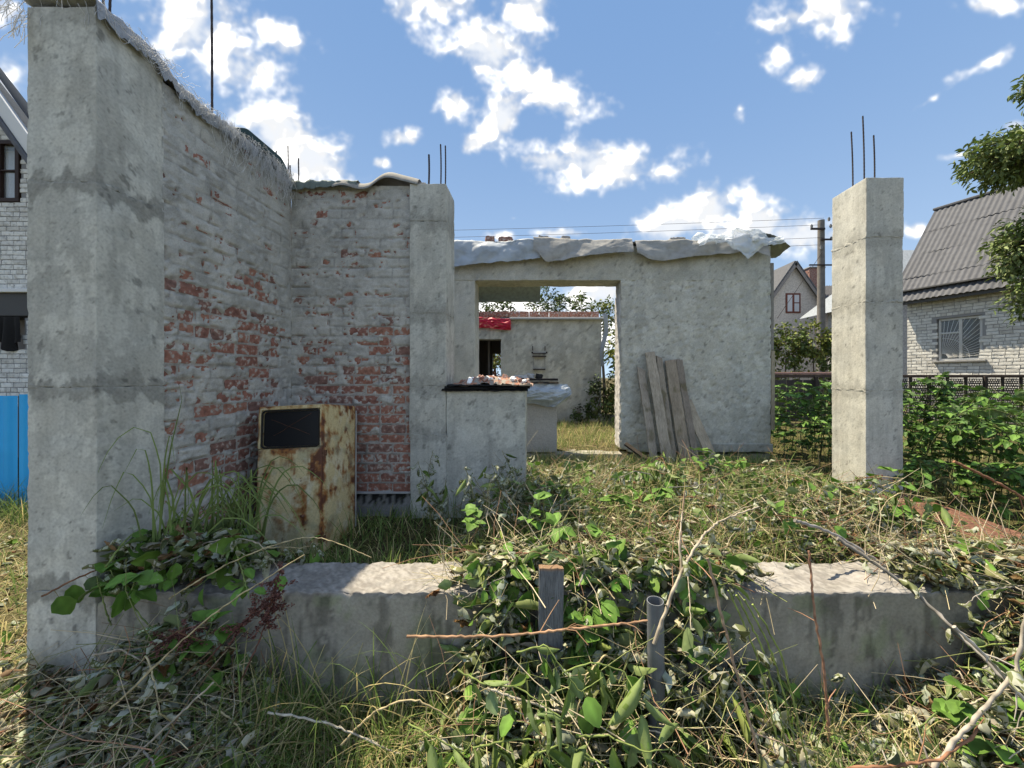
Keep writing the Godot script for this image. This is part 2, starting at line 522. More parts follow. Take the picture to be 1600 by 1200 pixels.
# cast concrete: clouds of tone, cement smears with a ragged edge round the lift joints, faint board streaks
func cast_tint(base: float, joints: Array, smear: float, chalk: float, drip := 1.0) -> Callable:
	var lo: FastNoiseLite = nz.low
	var m: FastNoiseLite = nz.mid
	var e: FastNoiseLite = nz.edge
	var h: FastNoiseLite = nz.high
	var fi: FastNoiseLite = nz.fine
	return func(p: Vector3) -> Color:
		var t := base * (1.0 + 0.20 * lo.get_noise_3d(p.x * 1.5, p.y, p.z * 1.5) + 0.12 * m.get_noise_3dv(p) + 0.10 * h.get_noise_3dv(p))
		t *= 1.0 + 0.10 * drip * m.get_noise_3d(p.x * 6.0, p.y * 0.35, p.z * 6.0)
		var ch := smoothstep(0.02, 0.22, e.get_noise_3d(p.x, p.y * 0.6 + 20.0, p.z) + 0.35 * h.get_noise_3dv(p)) * chalk
		t = lerpf(t, base * 1.32, ch)
		for j in joints:
			var ee: float = e.get_noise_3d(p.x * 1.2, j * 7.0, p.z * 1.2)
			var f2: float = h.get_noise_3dv(p) * 0.03
			var k := smoothstep(-0.008, 0.008, (p.y - (j[0] if j is Array else j)) + 0.09 + ee * 0.13 + f2) * smoothstep(-0.008, 0.008, 0.07 + e.get_noise_3d(p.x * 1.6, 3.0 + j, p.z * 1.6) * 0.16 + f2 - (p.y - j))
			t = lerpf(t, base * 0.66 * (1.0 + 0.25 * h.get_noise_3dv(p)), k * smear)
		# drips, air holes, a few round stains
		t *= 1.0 - 0.11 * drip * smoothstep(0.12, 0.36, e.get_noise_3d(p.x * 3.0 + 9.0, p.y * 0.22, p.z * 3.0))
		t *= 1.0 - 0.30 * smoothstep(0.44, 0.52, fi.get_noise_3dv(p * 0.9))
		t *= 1.0 - 0.40 * smoothstep(0.47, 0.50, m.get_noise_3d(p.x * 2.6, p.y * 2.2, p.z * 2.6 + 17.0))
		var w := 0.012 + 0.03 * m.get_noise_3d(p.x + 50.0, p.y, p.z)
		return Color(t * (1.03 + w), t * (1.03 + w * 0.35), t * (0.94 - w * 0.6))

func pillar(called: String, label: String, lo: Vector3, hi: Vector3, joints: Array, base: float, smear: float, chalk: float, step: float) -> Node3D:
	var o := thing(called, label, "pillar", Vector3((lo.x + hi.x) / 2, lo.y, (lo.z + hi.z) / 2))
	var ys := [lo.y] + joints + [hi.y]
	var tint := cast_tint(base, joints, smear, chalk)
	for k in ys.size() - 1:
		var mb := MB.new()
		var g := Vector3(rng.randf_range(-0.005, 0.005), 0, rng.randf_range(-0.005, 0.005))
		rough_box(mb, Vector3(lo.x, ys[k] + 0.0015, lo.z) + g, Vector3(hi.x, ys[k + 1] - 0.0015, hi.z) + g, step, 0.005, wob(0.0035), tint, "xXyYzZ", 0.03)
		obj("concrete_lift", mb, M.concrete, o, -o.position)
		if k > 0: # the ragged lip of cement squeezed out between two lifts
			var lip := MB.new()
			var y: float = ys[k]
			rough_box(lip, Vector3(lo.x - 0.004, y - 0.012, lo.z - 0.004), Vector3(hi.x + 0.004, y + 0.010, hi.z + 0.004), 0.014, 0.004, func(p: Vector3) -> Vector3:
				var e: float = nz.edge.get_noise_3d(p.x * 2.0, y * 5.0, p.z * 2.0)
				var out := Vector3(p.x - (lo.x + hi.x) / 2, 0, p.z - (lo.z + hi.z) / 2).normalized()
				return out * (e * 0.012 - 0.004) + Vector3(0, e * 0.03 + nz.high.get_noise_3dv(p) * 0.004, 0), tint)
			obj("joint_lip", lip, M.concrete, o, -o.position)
	return o

func rebar(parent: Node3D, foot: Vector3, top: Vector3, r := 0.007) -> void:
	var mb := MB.new()
	var pts := PackedVector3Array(); var rd := PackedFloat32Array()
	var k := 40
	for i in k + 1:
		var t := float(i) / k
		pts.append(foot.lerp(top, t) + Vector3(sin(t * 3.0) * 0.006, 0, 0) - parent.position)
		rd.append(r * (1.12 if i % 2 else 0.95))
	mb.tube(pts, rd, 6)
	obj("rebar", mb, M.steel, parent)

# ---------------------------------------------------------------- rough brickwork
func brick_mesh(length: float, sd: int) -> ArrayMesh:
	var g := RandomNumberGenerator.new(); g.seed = sd
	var mb := MB.new()
	var nu := 6; var nv := 4
	var p := PackedVector3Array()
	for j in nv:
		for i in nu:
			var u := -length / 2 + length * i / (nu - 1)
			var w := -0.044 + 0.088 * j / (nv - 1)
			var edge := i == 0 or i == nu - 1 or j == 0 or j == nv - 1
			var q := Vector3(u, w, g.randf_range(-0.003, 0.002))
			if edge:
				var deep := g.randf_range(0.001, 0.004) + (0.010 if g.randf() < 0.12 else 0.0)
				q = Vector3(u * (1.0 - g.randf_range(0.0, 0.02)), w * (1.0 - g.randf_range(0.0, 0.10)), -deep)
			p.append(q)
	mb.sheet(p, PackedColorArray(), nu, nv)
	var ring: Array[Vector3] = []
	for i in nu: ring.append(p[i])
	for j in range(1, nv): ring.append(p[j * nu + nu - 1])
	for i in range(1, nu): ring.append(p[(nv - 1) * nu + nu - 1 - i])
	for j in range(1, nv - 1): ring.append(p[(nv - 1 - j) * nu])
	for k in ring.size():
		var a := ring[k]; var b := ring[(k + 1) % ring.size()]
		mb.quad(a, Vector3(a.x, a.y, -0.07), Vector3(b.x, b.y, -0.07), b)
	return mb.mesh()

# local axes of a wall: u along it, y up, w out of its face
func lay_bricks(parent: Node3D, t: Transform3D, width: float, y0: float, y1: float, stretch: Array, heads: Array, seen: Callable, mats: Array) -> Array:
	var joints := []
	var row := 0
	var y := y0 + 0.044
	while y + 0.044 <= y1 + 0.001:
		var header := row % 5 == 3
		var u := -rng.randf_range(0.0, 0.02) - (0.0 if row % 2 == 0 else (0.065 if header else 0.13))
		joints.append(PackedFloat32Array())
		while u < width:
			var head := header or rng.randf() < 0.10
			var l := (0.12 if head else 0.25)
			var jt := rng.randf_range(0.009, 0.016)
			var a := maxf(u, 0.0); var b := minf(u + l, width)
			var mid := (a + b) / 2
			if b - a > 0.05 and seen.call(mid, y):
				var m: ArrayMesh = (heads if (b - a) < 0.17 else stretch)[rng.randi() % 4]
				var o := MeshInstance3D.new()
				o.name = "brick"
				o.mesh = m
				o.material_override = mats[rng.randi() % mats.size()]
				parent.add_child(o, true)
				var sx := (b - a) / (0.12 if (b - a) < 0.17 else 0.25)
				o.transform = t * Transform3D(Basis(Vector3(0, 0, 1), rng.randf_range(-0.02, 0.02)).scaled_local(Vector3(sx, 1, 1)), Vector3(mid, y + rng.randf_range(-0.004, 0.004), rng.randf_range(-0.005, 0.002)))
			u += l + jt
			joints[row].append(u - jt / 2)
		y += 0.1
		row += 1
	return joints

func rough_wall(called: String, label: String, t: Transform3D, width: float, y0: float, y1: float, cover: Callable, thick: float, stretch: Array, heads: Array) -> Node3D:
	var o := thing(called, label, "wall", t.origin)
	var lt := Transform3D(t.basis, Vector3.ZERO)
	# the core of the wall behind the face bricks
	var core := MB.new()
	core.col = grey(0.3)
	core.box(Vector3(0.0, y0 - t.origin.y, -thick), Vector3(width, y1 - t.origin.y, -0.055), lt)
	obj("core", core, M.mortar, o)
	var yb := -t.origin.y
	var joints := lay_bricks(o, lt.translated_local(Vector3(0, yb, 0)), width, y0, y1, stretch, heads, func(_u, _y): return true, [M.brick0, M.brick1, M.brick2, M.brick3, M.brick0])
	# mortar: recessed joints where bricks show, smeared over them elsewhere
	var step := 0.0115
	var nu := int(width / step) + 1
	var nv := int((y1 - y0) / step) + 1
	var p := PackedVector3Array(); var c := PackedColorArray()
	var e: FastNoiseLite = nz.edge; var h: FastNoiseLite = nz.high; var m: FastNoiseLite = nz.mid; var f: FastNoiseLite = nz.fine
	var lo: FastNoiseLite = nz.low
	for j in nv:
		var y := y0 + (y1 - y0) * j / (nv - 1)
		for i in nu:
			var u := width * i / (nu - 1)
			var q := t * Vector3(u, y - t.origin.y, 0)
			var hn := h.get_noise_3dv(q); var fn := f.get_noise_3dv(q); var en := e.get_noise_3d(q.x * 0.8, q.y * 1.7, q.z * 0.8)
			var row := fposmod(y - y0, 0.1) / 0.1
			var joint := smoothstep(0.80, 0.91, row) + smoothstep(0.05, 0.0, row)
			var rw := int((y - y0) / 0.1)
			var nb := 0
			if rw < joints.size():
				for ju in joints[rw]:
					if ju < u: nb += 1
					joint = maxf(joint, smoothstep(0.013, 0.004, absf(u - ju)))
			var own := fposmod(sin(rw * 12.9898 + nb * 78.233 + width * 9.0) * 43758.5453, 1.0) - 0.5 # how clean this brick is
			var cv: float = cover.call(u, y) + en * 0.5 + hn * 0.28 + own * 0.55 * (1.0 - joint)
			var k := smoothstep(-0.10, 0.12, cv)
			var bare := -0.013 + hn * 0.006 + joint * (0.012 + 0.016 * en)
			var bk := smoothstep(-0.12, 0.10, m.get_noise_3d(q.x * 0.9 + 40.0, q.y * 0.9, q.z * 0.9)) * smoothstep(4.4, 2.6, y) # how far the coat lets the courses show
			var smear := 0.005 + 0.009 * maxf(-0.4, m.get_noise_3dv(q * 1.3)) + hn * 0.006 - joint * lerpf(0.003, 0.017, bk) * (0.8 + 2.2 * en)
			# trowel ridges and torn edges
			smear += 0.008 * (0.25 - absf(e.get_noise_3d(q.x * 2.0, q.y * 5.0, q.z * 2.0))) + 0.007 * smoothstep(0.0, 0.12, cv) * smoothstep(0.35, 0.10, cv)
			var w := (lerpf(bare, smear, k) + fn * 0.0044) * 0.72
			p.append(lt * Vector3(u, y - t.origin.y, w))
			var g := 0.46 * (1.0 + 0.36 * m.get_noise_3d(q.x, q.y + 11.0, q.z) + 0.18 * hn + 0.16 * lo.get_noise_3dv(q * 1.6))
			g = lerpf(g, 0.58, smoothstep(0.10, 0.35, e.get_noise_3d(q.x * 1.5 + 5.0, q.y * 2.0, q.z * 1.5)) * 0.7)
			g = lerpf(g * 0.80, g, k) * (1.0 - 0.25 * joint * smoothstep(-0.1, 0.3, en))
			var pk := (1.0 - k) * 0.05
			c.append(Color(g * (1.03 + pk), g * (1.02 - pk * 0.2), g * (0.95 - pk * 0.5)))
	var mb := MB.new()
	mb.sheet(p, c, nu, nv)
	kind(obj("mortar", mb, M.mortar, o), "stuff")
	return o

func draped(called: String, mtl: Material, parent: Node3D, nu: int, nv: int, f: Callable) -> MeshInstance3D:
	var p := PackedVector3Array()
	for j in nv:
		for i in nu:
			p.append(f.call(float(i) / (nu - 1), float(j) / (nv - 1)) - (parent.position if parent else Vector3.ZERO))
	var mb := MB.new()
	mb.sheet(p, PackedColorArray(), nu, nv)
	# a second skin a few millimetres behind gives the sheet its thickness
	var back := PackedVector3Array()
	for j in nv:
		for i in nu:
			back.append(p[j * nu + (nu - 1 - i)] - mb.n[j * nu + (nu - 1 - i)] * 0.003)
	mb.sheet(back, PackedColorArray(), nu, nv)
	return obj(called, mb, mtl, parent)

# ---------------------------------------------------------------- the ruin
func build_ruin() -> void:
	var tp: float = 3.33
	# front foundation wall
	var fo := thing("foundation_wall", "long grey concrete foundation wall across the foreground, half hidden by brambles", "wall", Vector3(0.5, 0, -2.38))
	var stain := func(p: Vector3) -> Color:
		var t: float = 0.32 * (1.0 + 0.25 * nz.low.get_noise_3d(p.x * 1.3, p.y, p.z) + 0.22 * nz.mid.get_noise_3dv(p * 1.4) + 0.14 * nz.high.get_noise_3dv(p))
		var run: float = nz.edge.get_noise_3d(p.x * 2.2, p.y * 0.22, p.z) + 0.4 * nz.high.get_noise_3d(p.x, p.y * 0.4, p.z)
		t *= 1.0 - 0.42 * smoothstep(0.06, 0.34, run)
		var pale: float = nz.edge.get_noise_3d(p.x * 2.4 + 30.0, p.y * 0.5, p.z) + 0.5 * nz.fine.get_noise_3dv(p * 0.5)
		t = lerpf(t, 0.40, 0.75 * smoothstep(0.28, 0.40, pale))
		var moss: float = smoothstep(0.05, 0.4, nz.mid.get_noise_3d(p.x + 80.0, p.y * 0.8, p.z) + 0.3 * nz.high.get_noise_3dv(p))
		var c := Color(t * 1.06, t, t * 0.85).lerp(Color(t * 0.78, t * 0.86, t * 0.55), moss * 0.7)
		if p.y > 0.66: # bare crumbly top: sandy cement
			var k: float = smoothstep(-0.4, 0.4, nz.high.get_noise_3dv(p * 1.3) * 0.4 + nz.fine.get_noise_3dv(p * 1.3) * 0.8 + nz.mid.get_noise_3dv(p) * 0.5)
			c = Color(0.22, 0.207, 0.188).lerp(Color(0.37, 0.352, 0.322), k)
		return c
	var seg := [-2.548, 3.9]
	for k in 1:
		var mb := MB.new()
		rough_box(mb, Vector3(seg[k] + 0.001, -0.4, -2.56), Vector3(seg[k + 1] - 0.001, 0.67, -2.2), 0.02, 0.01, func(p: Vector3) -> Vector3:
			var w: Vector3 = wob(0.006).call(p)
			if p.y > 0.6: w.y += nz.high.get_noise_3dv(p * 1.2) * 0.014 + nz.mid.get_noise_3dv(p) * 0.012
			return w, stain, "xXYZ", 0.13)
		obj("concrete_pour", mb, M.concrete, fo, -fo.position)
	# right-hand foundation, under the steel channel
	var fr := MB.new()
	rough_box(fr, Vector3(3.42, -0.1, -4.6), Vector3(3.86, 0.60, -2.57), 0.04, 0.01, wob(0.006), stain, "xXYZz", 0.05)
	tag(obj("side_foundation", fr, M.concrete), "concrete side foundation under the rusty steel channel by the free-standing pillar", "wall")

	# pillars
	var p1 := pillar("corner_pillar", "tallest concrete corner pillar, beside the brick wall, white plastic threads on top", Vector3(-2.944, -0.3, -2.60), Vector3(-2.548, 4.03, -2.20), [0.68, 1.845, 3.02], 0.52, 1.0, 0.6, 0.012)
	rebar(p1, Vector3(-2.86, 4.0, -2.5), Vector3(-2.87, 4.75, -2.52))
	rebar(p1, Vector3(-2.62, 4.0, -2.33), Vector3(-2.60, 4.7, -2.32))
	var p2 := pillar("inner_pillar", "concrete pillar with short rebars between the brick wall and the low parapet", Vector3(-1.325, 0.2, -4.26), Vector3(-0.957, 3.86, -3.88), [1.32, 1.82, 2.55, 3.48], 0.50, 0.7, 0.5, 0.016)
	rebar(p2, Vector3(-1.16, 3.8, -3.96), Vector3(-1.155, 4.20, -3.96), 0.009)
	rebar(p2, Vector3(-1.045, 3.8, -4.0), Vector3(-1.045, 4.33, -4.0))
	rebar(p2, Vector3(-1.035, 3.8, -4.14), Vector3(-1.03, 4.40, -4.14))
	var p3 := pillar("free_pillar", "free-standing concrete pillar with three bare rebars, beside the bramble thicket", Vector3(3.385, 0.55, -4.47), Vector3(3.775, 3.985, -4.0), [1.765, 2.69, 3.365], 0.50, 0.5, 0.35, 0.016)
	rebar(p3, Vector3(3.43, 3.9, -4.22), Vector3(3.435, 4.62, -4.25))
	rebar(p3, Vector3(3.47, 3.9, -4.12), Vector3(3.47, 4.72, -4.14))
	rebar(p3, Vector3(3.58, 3.9, -4.12), Vector3(3.57, 4.50, -4.12))
	var p4 := pillar("hidden_pillar", "concrete pillar end with short rebars behind the brick corner", Vector3(-3.3, 0.2, -4.95), Vector3(-2.9, 3.8, -4.55), [], 0.38, 0.4, 0.3, 0.05)
	rebar(p4, Vector3(-3.17, 3.7, -4.6), Vector3(-3.17, 4.62, -4.6))
	rebar(p4, Vector3(-3.03, 3.7, -4.6), Vector3(-3.03, 4.68, -4.6))
	rebar(p4, Vector3(-3.07, 3.7, -4.7), Vector3(-3.07, 4.5, -4.7))
	rebar(p4, Vector3(-2.93, 3.7, -4.64), Vector3(-2.93, 4.55, -4.64))

	# rough brick walls
	var stretch := []; var heads := []
	for k in 4:
		stretch.append(brick_mesh(0.25, 100 + k)); heads.append(brick_mesh(0.12, 120 + k))
	var left := Transform3D(Basis(Vector3(0, 0, -1), Vector3.UP, Vector3(1, 0, 0)), Vector3(-2.556, 0.4, -2.585))
	rough_wall("side_brick_wall", "red brick wall thick with grey mortar beside the tallest pillar", left, 1.345, 0.4, 3.90, func(u: float, y: float) -> float:
		var c := 0.10 + 0.30 * smoothstep(2.6, 3.3, y) - 0.05 * smoothstep(1.4, 0.9, y)
		return c + 0.45 * smoothstep(1.10, 1.25, u) - 0.10 * smoothstep(2.7, 2.2, y), 0.36, stretch, heads)
	var back := Transform3D(Basis(Vector3(1, 0, 0), Vector3.UP, Vector3(0, 0, 1)), Vector3(-2.55, 0.4, -3.93))
	rough_wall("back_brick_wall", "brick wall behind the rusty cabinet, bare red bricks low down", back, 1.228, 0.73, 3.86, func(u: float, y: float) -> float:
		return -0.34 + 0.26 * smoothstep(1.2, 1.9, y) + 0.22 * smoothstep(1.8, 2.6, y) + 0.16 * smoothstep(2.5, 3.1, y) + 0.25 * smoothstep(0.12, 0.0, u), 0.36, stretch, heads)
	var base := MB.new()
	rough_box(base, Vector3(-2.55, 0.1, -4.28), Vector3(-1.33, 0.715, -3.95), 0.03, 0.008, wob(0.005), func(p: Vector3) -> Color:
		var t: float = 0.30 * (1.0 + 0.3 * nz.mid.get_noise_3dv(p))
		var tar: float = nz.edge.get_noise_3d(p.x * 5.0, p.y * 0.7, p.z) + 0.5 * nz.high.get_noise_3d(p.x * 2.0, p.y * 0.3, p.z)
		var k := smoothstep(0.02, 0.12, tar - (0.70 - p.y) * 2.2 + 0.12)
		return grey(t).lerp(grey(0.03), k), "xXYZz")
	tag(obj("brick_wall_footing", base, M.concrete), "pale concrete footing with black tar drips under the red bricks", "footing")
	var ledge := MB.new()
	rough_box(ledge, Vector3(-2.55, 0.716, -4.2), Vector3(-1.33, 0.734, -3.905), 0.03, 0.004, wob(0.012), func(_p): return grey(0.45))
	tag(obj("mortar_ledge", ledge, M.mortar), "thin pale mortar ledge under the lowest red bricks", "ledge")

	# low parapet beside the inner pillar
	var lp := thing("low_parapet", "low grey concrete parapet with broken brick on top, beside the inner pillar", "wall", Vector3(-0.56, 0.2, -4.07))
	var mb2 := MB.new()
	rough_box(mb2, Vector3(-0.958, 0.2, -4.25), Vector3(-0.155, 1.795, -3.895), 0.018, 0.006, wob(0.005), cast_tint(0.48, [1.20], 0.2, 0.7), "xXYZz", 0.03)
	obj("concrete_body", mb2, M.concrete, lp, -lp.position)
	for k in 3:
		draped("felt_layer", M.black_felt, lp, 30, 10, func(u: float, v: float) -> Vector3:
			var x := lerpf(-1.0 + 0.03 * k, -0.13 + 0.02 * k, u)
			var s: float = 0.012 * nz.mid.get_noise_2d(x * 2.0, k * 9.0 + v)
			var z := lerpf(-4.28, -3.865 + 0.012 * k + s, minf(v * 1.2, 1.0))
			return Vector3(x, 1.802 + 0.013 * k + s * 0.8 - (0.03 if v > 0.85 else 0.0) * (1.2 - 0.4 * k) + 0.008 * nz.high.get_noise_2d(x, z), z))
	# crumbled brick and mortar heaped on it
	var heap := thing("rubble_heap", "heap of crumbled red brick and mortar on the low parapet", "rubble", Vector3(-0.5, 1.83, -4.05))
	var hp := PackedVector3Array(); var hc := PackedColorArray()
	for j in 24:
		for i in 48:
			var x := lerpf(-0.42, 0.42, i / 47.0); var z := lerpf(0.19, -0.2, j / 23.0)
			var r := 1.0 - pow(absf(x) / 0.42, 2.2) - pow(absf(z) / 0.2, 2.5)
			var hgt: float = maxf(-0.02, r * 0.07 + 0.03 * nz.high.get_noise_2d(x, z) + 0.012 * nz.fine.get_noise_2d(x, z))
			hp.append(Vector3(x, hgt, z))
			hc.append(Color(0.34, 0.31, 0.27).lerp(Color(0.42, 0.20, 0.13), smoothstep(-0.05, 0.2, nz.edge.get_noise_2d(x * 3.0, z * 3.0 + 5.0))))
	var hm := MB.new(); hm.sheet(hp, hc, 48, 24)
	obj("crumbled_mortar", hm, M.mortar, heap)
	for k in 46:
		var fm := MB.new()
		var s := rng.randf_range(0.010, 0.038)
		var ft := Transform3D(Basis.from_euler(Vector3(rng.randf_range(-1, 1), rng.randf() * TAU, rng.randf_range(-1, 1))), Vector3.ZERO)
		fm.bev(Vector3(-s, -s * 0.4, -s * 0.7), Vector3(s, s * 0.5, s * 0.6), s * 0.2, ft)
		var fx := rng.randf_range(-0.36, 0.40); var fz := rng.randf_range(-0.14, 0.15)
		obj("fragment", fm, [M.brick0, M.brick2, M.mortar, M.brick3][rng.randi() % 4], heap, Vector3(fx, 0.062 * (1.0 - pow(absf(fx) / 0.42, 2.2) - pow(absf(fz) / 0.2, 2.5)) + 0.012, fz))

	# rear wall with the big opening
	var rw := thing("rear_wall", "grey rendered rear wall with a wide opening, planks leaning on it", "wall", Vector3(0.5, 0.6, -6.6))
	var rtint := cast_tint(0.49, [], 0.0, 0.6, 0.15)
	var trow := func(p: Vector3) -> Vector3:
		var k: float = nz.mid.get_noise_3dv(p * 0.8) * 0.010 + 0.012 * nz.edge.get_noise_3d(p.x * 1.6, p.y * 1.1, p.z)
		var hole: float = smoothstep(0.30, 0.45, nz.high.get_noise_3d(p.x * 0.8, p.y * 1.2, 3.0))
		return Vector3(nz.mid.get_noise_3dv(p + Vector3(4, 0, 0)) * 0.008, nz.mid.get_noise_3dv(p + Vector3(0, 9, 0)) * 0.008, k - hole * 0.022)
	var piece := MB.new()
	rough_box(piece, Vector3(1.333, 0.70, -6.85), Vector3(3.84, 3.60, -6.40), 0.026, 0.012, trow, rtint, "xXyZz", 0.1)
	obj("pier", piece, M.render, rw, -rw.position)
	piece = MB.new()
	rough_box(piece, Vector3(-3.0, 0.60, -6.85), Vector3(-1.099, 3.60, -6.41), 0.04, 0.012, wob(0.005), cast_tint(0.50, [3.35], 0.2, 0.4), "xXyZz", 0.05)
	obj("pier", piece, M.concrete, rw, -rw.position)
	piece = MB.new()
	rough_box(piece, Vector3(-3.0, 3.52, -6.853), Vector3(3.835, 4.10, -6.397), 0.035, 0.012, trow, cast_tint(0.47, [], 0.0, 0.4, 0.3), "xXyYZz", 0.05)
	obj("lintel", piece, M.render, rw, -rw.position)
	# broken white plaster on the jamb towards the light
	piece = MB.new()
	rough_box(piece, Vector3(1.318, 0.72, -6.84), Vector3(1.340, 3.30, -6.425), 0.03, 0.006, func(p: Vector3) -> Vector3: return Vector3(nz.high.get_noise_3dv(p) * 0.02, 0, nz.edge.get_noise_3dv(p * 2.0) * 0.05), func(p: Vector3) -> Color: return grey(0.58 * (1.0 + 0.4 * nz.mid.get_noise_3dv(p * 2.0)), 0.02))
	obj("jamb_plaster", piece, M.mortar, rw, -rw.position)
	piece = MB.new()
	rough_box(piece, Vector3(1.45, 0.66, -6.88), Vector3(3.86, 0.80, -6.375), 0.04, 0.01, trow, cast_tint(0.42, [], 0.0, 0.5), "xXyYZz", 0.05)
	obj("foot_strip", piece, M.render, rw, -rw.position)
	var bt := MB.new()
	bt.col = Color(0.50, 0.43, 0.32)
	bt.bev(Vector3(3.845, 1.02, -6.46), Vector3(3.905, 2.35, -6.40), 0.006)
	obj("corner_batten", bt, M.old_wood, rw, -rw.position)
	bt = MB.new()
	bt.col = Color(0.34, 0.32, 0.29)
	bt.bev(Vector3(3.845, 2.36, -6.47), Vector3(3.90, 3.82, -6.42), 0.006)
	obj("corner_batten", bt, M.old_wood, rw, -rw.position)
	bt = MB.new()
	bt.col = grey(0.25)
	bt.bev(Vector3(-2.9, 4.125, -6.9), Vector3(3.9, 4.155, -6.36), 0.004)
	obj("capping_board", bt, M.old_wood, rw, -rw.position)
	# foundation under the opening
	var sill := MB.new()
	rough_box(sill, Vector3(-3.0, 0.1, -6.9), Vector3(3.86, 0.62, -6.45), 0.06, 0.015, wob(0.012), stain, "xXYZz", 0.06)
	obj("footing", sill, M.concrete, rw, -rw.position)

	# low wall in the left half of the opening
	var iw := MB.new()
	rough_box(iw, Vector3(-1.098, 0.645, -6.80), Vector3(0.27, 1.77, -6.44), 0.03, 0.008, wob(0.004), func(p: Vector3) -> Color:
		var t: float = 0.44 * (1.0 + 0.12 * nz.mid.get_noise_3dv(p) + 0.1 * nz.low.get_noise_3dv(p * 2.0))
		return Color(t * 1.04, t, t * 0.92), "xXyYZz")
	tag(obj("opening_parapet", iw, M.render), "smooth beige low wall filling the lower half of the big opening", "wall")

	# roofing felt and sheets on the rear wall
	var over := func(x: float, v: float, drop: float, lift: float) -> Vector3:
		# v 0..0.3 lies on top from back to front, then hangs
		if v < 0.3: return Vector3(x, 4.165 + lift, lerpf(-6.9, -6.36, v / 0.3))
		var k := (v - 0.3) / 0.7
		return Vector3(x, 4.165 + lift - drop * k, -6.36 + 0.03 * sin(k * 2.2) + 0.07 * k)
	var tri := func(t: float) -> float: return absf(fposmod(t, 1.0) - 0.5) * 2.0
	var wr := func(p: Vector3, a: float, s: float) -> Vector3: # crisp folds over a slow wave
		var f: float = 0.75 * tri.call(p.x * 0.8 * s + p.y * 1.9 + 0.2) * tri.call(p.x * 0.35 * s - p.y * 1.3 + 0.6) + 0.35 * tri.call(p.x * 1.7 * s - p.y * 2.6) + 0.8 * nz.low.get_noise_3dv(p * s * 1.6) + 0.12 * nz.high.get_noise_3dv(p)
		return p + Vector3(0, nz.low.get_noise_3dv(p * s * 3.0) * a * 0.5, f * a)
	tag(draped("felt_sheet", M.felt_blue, null, 60, 34, func(u: float, v: float) -> Vector3:
		var x := lerpf(-1.75, -0.03, u)
		return wr.call(over.call(x + 0.05 * (v - 0.5) * u, v, lerpf(0.46, 0.33, u) + 0.015 * sin(u * 5.0), 0.0), 0.075, 1.1)), "smooth bluish roofing sheet hanging over the rear wall nearest the inner pillar", "roofing sheet", "roofing sheets on the rear wall")
	tag(draped("felt_sheet", M.felt, null, 60, 34, func(u: float, v: float) -> Vector3:
		var x := lerpf(-0.12, 1.50, u)
		var dr := lerpf(0.40, 0.25, smoothstep(0.1, 0.9, u)) - 0.16 * smoothstep(0.14, 0.0, u)
		return wr.call(over.call(x, v, dr, 0.03 * smoothstep(0.25, 0.0, u) + 0.012), 0.06, 0.9) + Vector3(0, 0, 0.03)), "grey felt sheet over the middle of the opening, its corner folded", "roofing sheet", "roofing sheets on the rear wall")
	tag(draped("felt_sheet", M.felt, null, 70, 34, func(u: float, v: float) -> Vector3:
		var x := lerpf(1.56, 3.72, u)
		var dr := 0.30 + 0.05 * sin(u * 6.0 + 0.6) - 0.10 * smoothstep(0.10, 0.0, u)
		return wr.call(over.call(x, v, dr, 0.004 + 0.09 * exp(-pow((u - 0.86) / 0.10, 2.0))), 0.05, 1.0)), "long grey felt sheet on the rear wall above the leaning planks", "roofing sheet", "roofing sheets on the rear wall")
	tag(draped("felt_flap", M.felt, null, 24, 24, func(u: float, v: float) -> Vector3:
		var x := lerpf(3.55, 4.14, u)
		return Vector3(x, 4.24 - 0.20 * u * u - 0.03 * sin(v * 5.0) + 0.02 * nz.mid.get_noise_2d(x * 3.0, v), lerpf(-6.9, -6.33 + 0.05 * sin(u * 4.0), v)) ), "stiff felt flap sticking out past the outer corner of the rear wall", "roofing sheet")
	tag(draped("film_sheet", M.film, null, 50, 50, func(u: float, v: float) -> Vector3:
		var x := lerpf(2.55, 3.95, u)
		var pt := exp(-pow((u - 0.56) / 0.16, 2.0))
		var q: Vector3 = over.call(x, v, 0.18 + 0.34 * pt, 0.04 + 0.13 * exp(-pow((u - 0.55) / 0.2, 2.0)))
		q += Vector3(nz.mid.get_noise_3dv(q * 0.9), nz.mid.get_noise_3dv(q * 0.9 + Vector3(5, 0, 0)), 0.8 * nz.mid.get_noise_3dv(q * 1.0 + Vector3(0, 5, 0))) * 0.11
		return q + Vector3(0, 0.02, 0.07)), "crumpled clear plastic film bunched on the end of the rear wall", "plastic film")
	# bricks and stones that weigh the sheets down
	var held := [[-0.87, 0.075, 0.10, 3, "rounded red brick lying alone on the bluish sheet, nearer the inner pillar"], [-0.60, 0.12, 0.085, 3, "longer red brick on the bluish sheet beside the rounded one"], [0.04, 0.09, 0.10, 4, "pale brick under the folded corner of the felt"], [0.21, 0.065, 0.06, 4, "small flat grey stone between two bricks over the opening"], [0.42, 0.075, 0.10, 4, "upright grey brick over the middle of the opening"], [0.98, 0.15, 0.045, 4, "flat grey slab piece on the felt above the opening"], [1.22, 0.07, 0.05, 4, "short grey slab piece beside the flat slab on the felt"], [2.33, 0.13, 0.10, 4, "rounded grey stone on the felt above the leaning planks"], [2.20, 0.10, 0.04, 4, "flat stone chip lying beside the rounded stone"], [2.98, 0.16, 0.075, 4, "grey stone with a flat top beside the plastic film"], [3.37, 0.20, 0.08, 3, "dark brick wrapped in the crumpled plastic film"]]
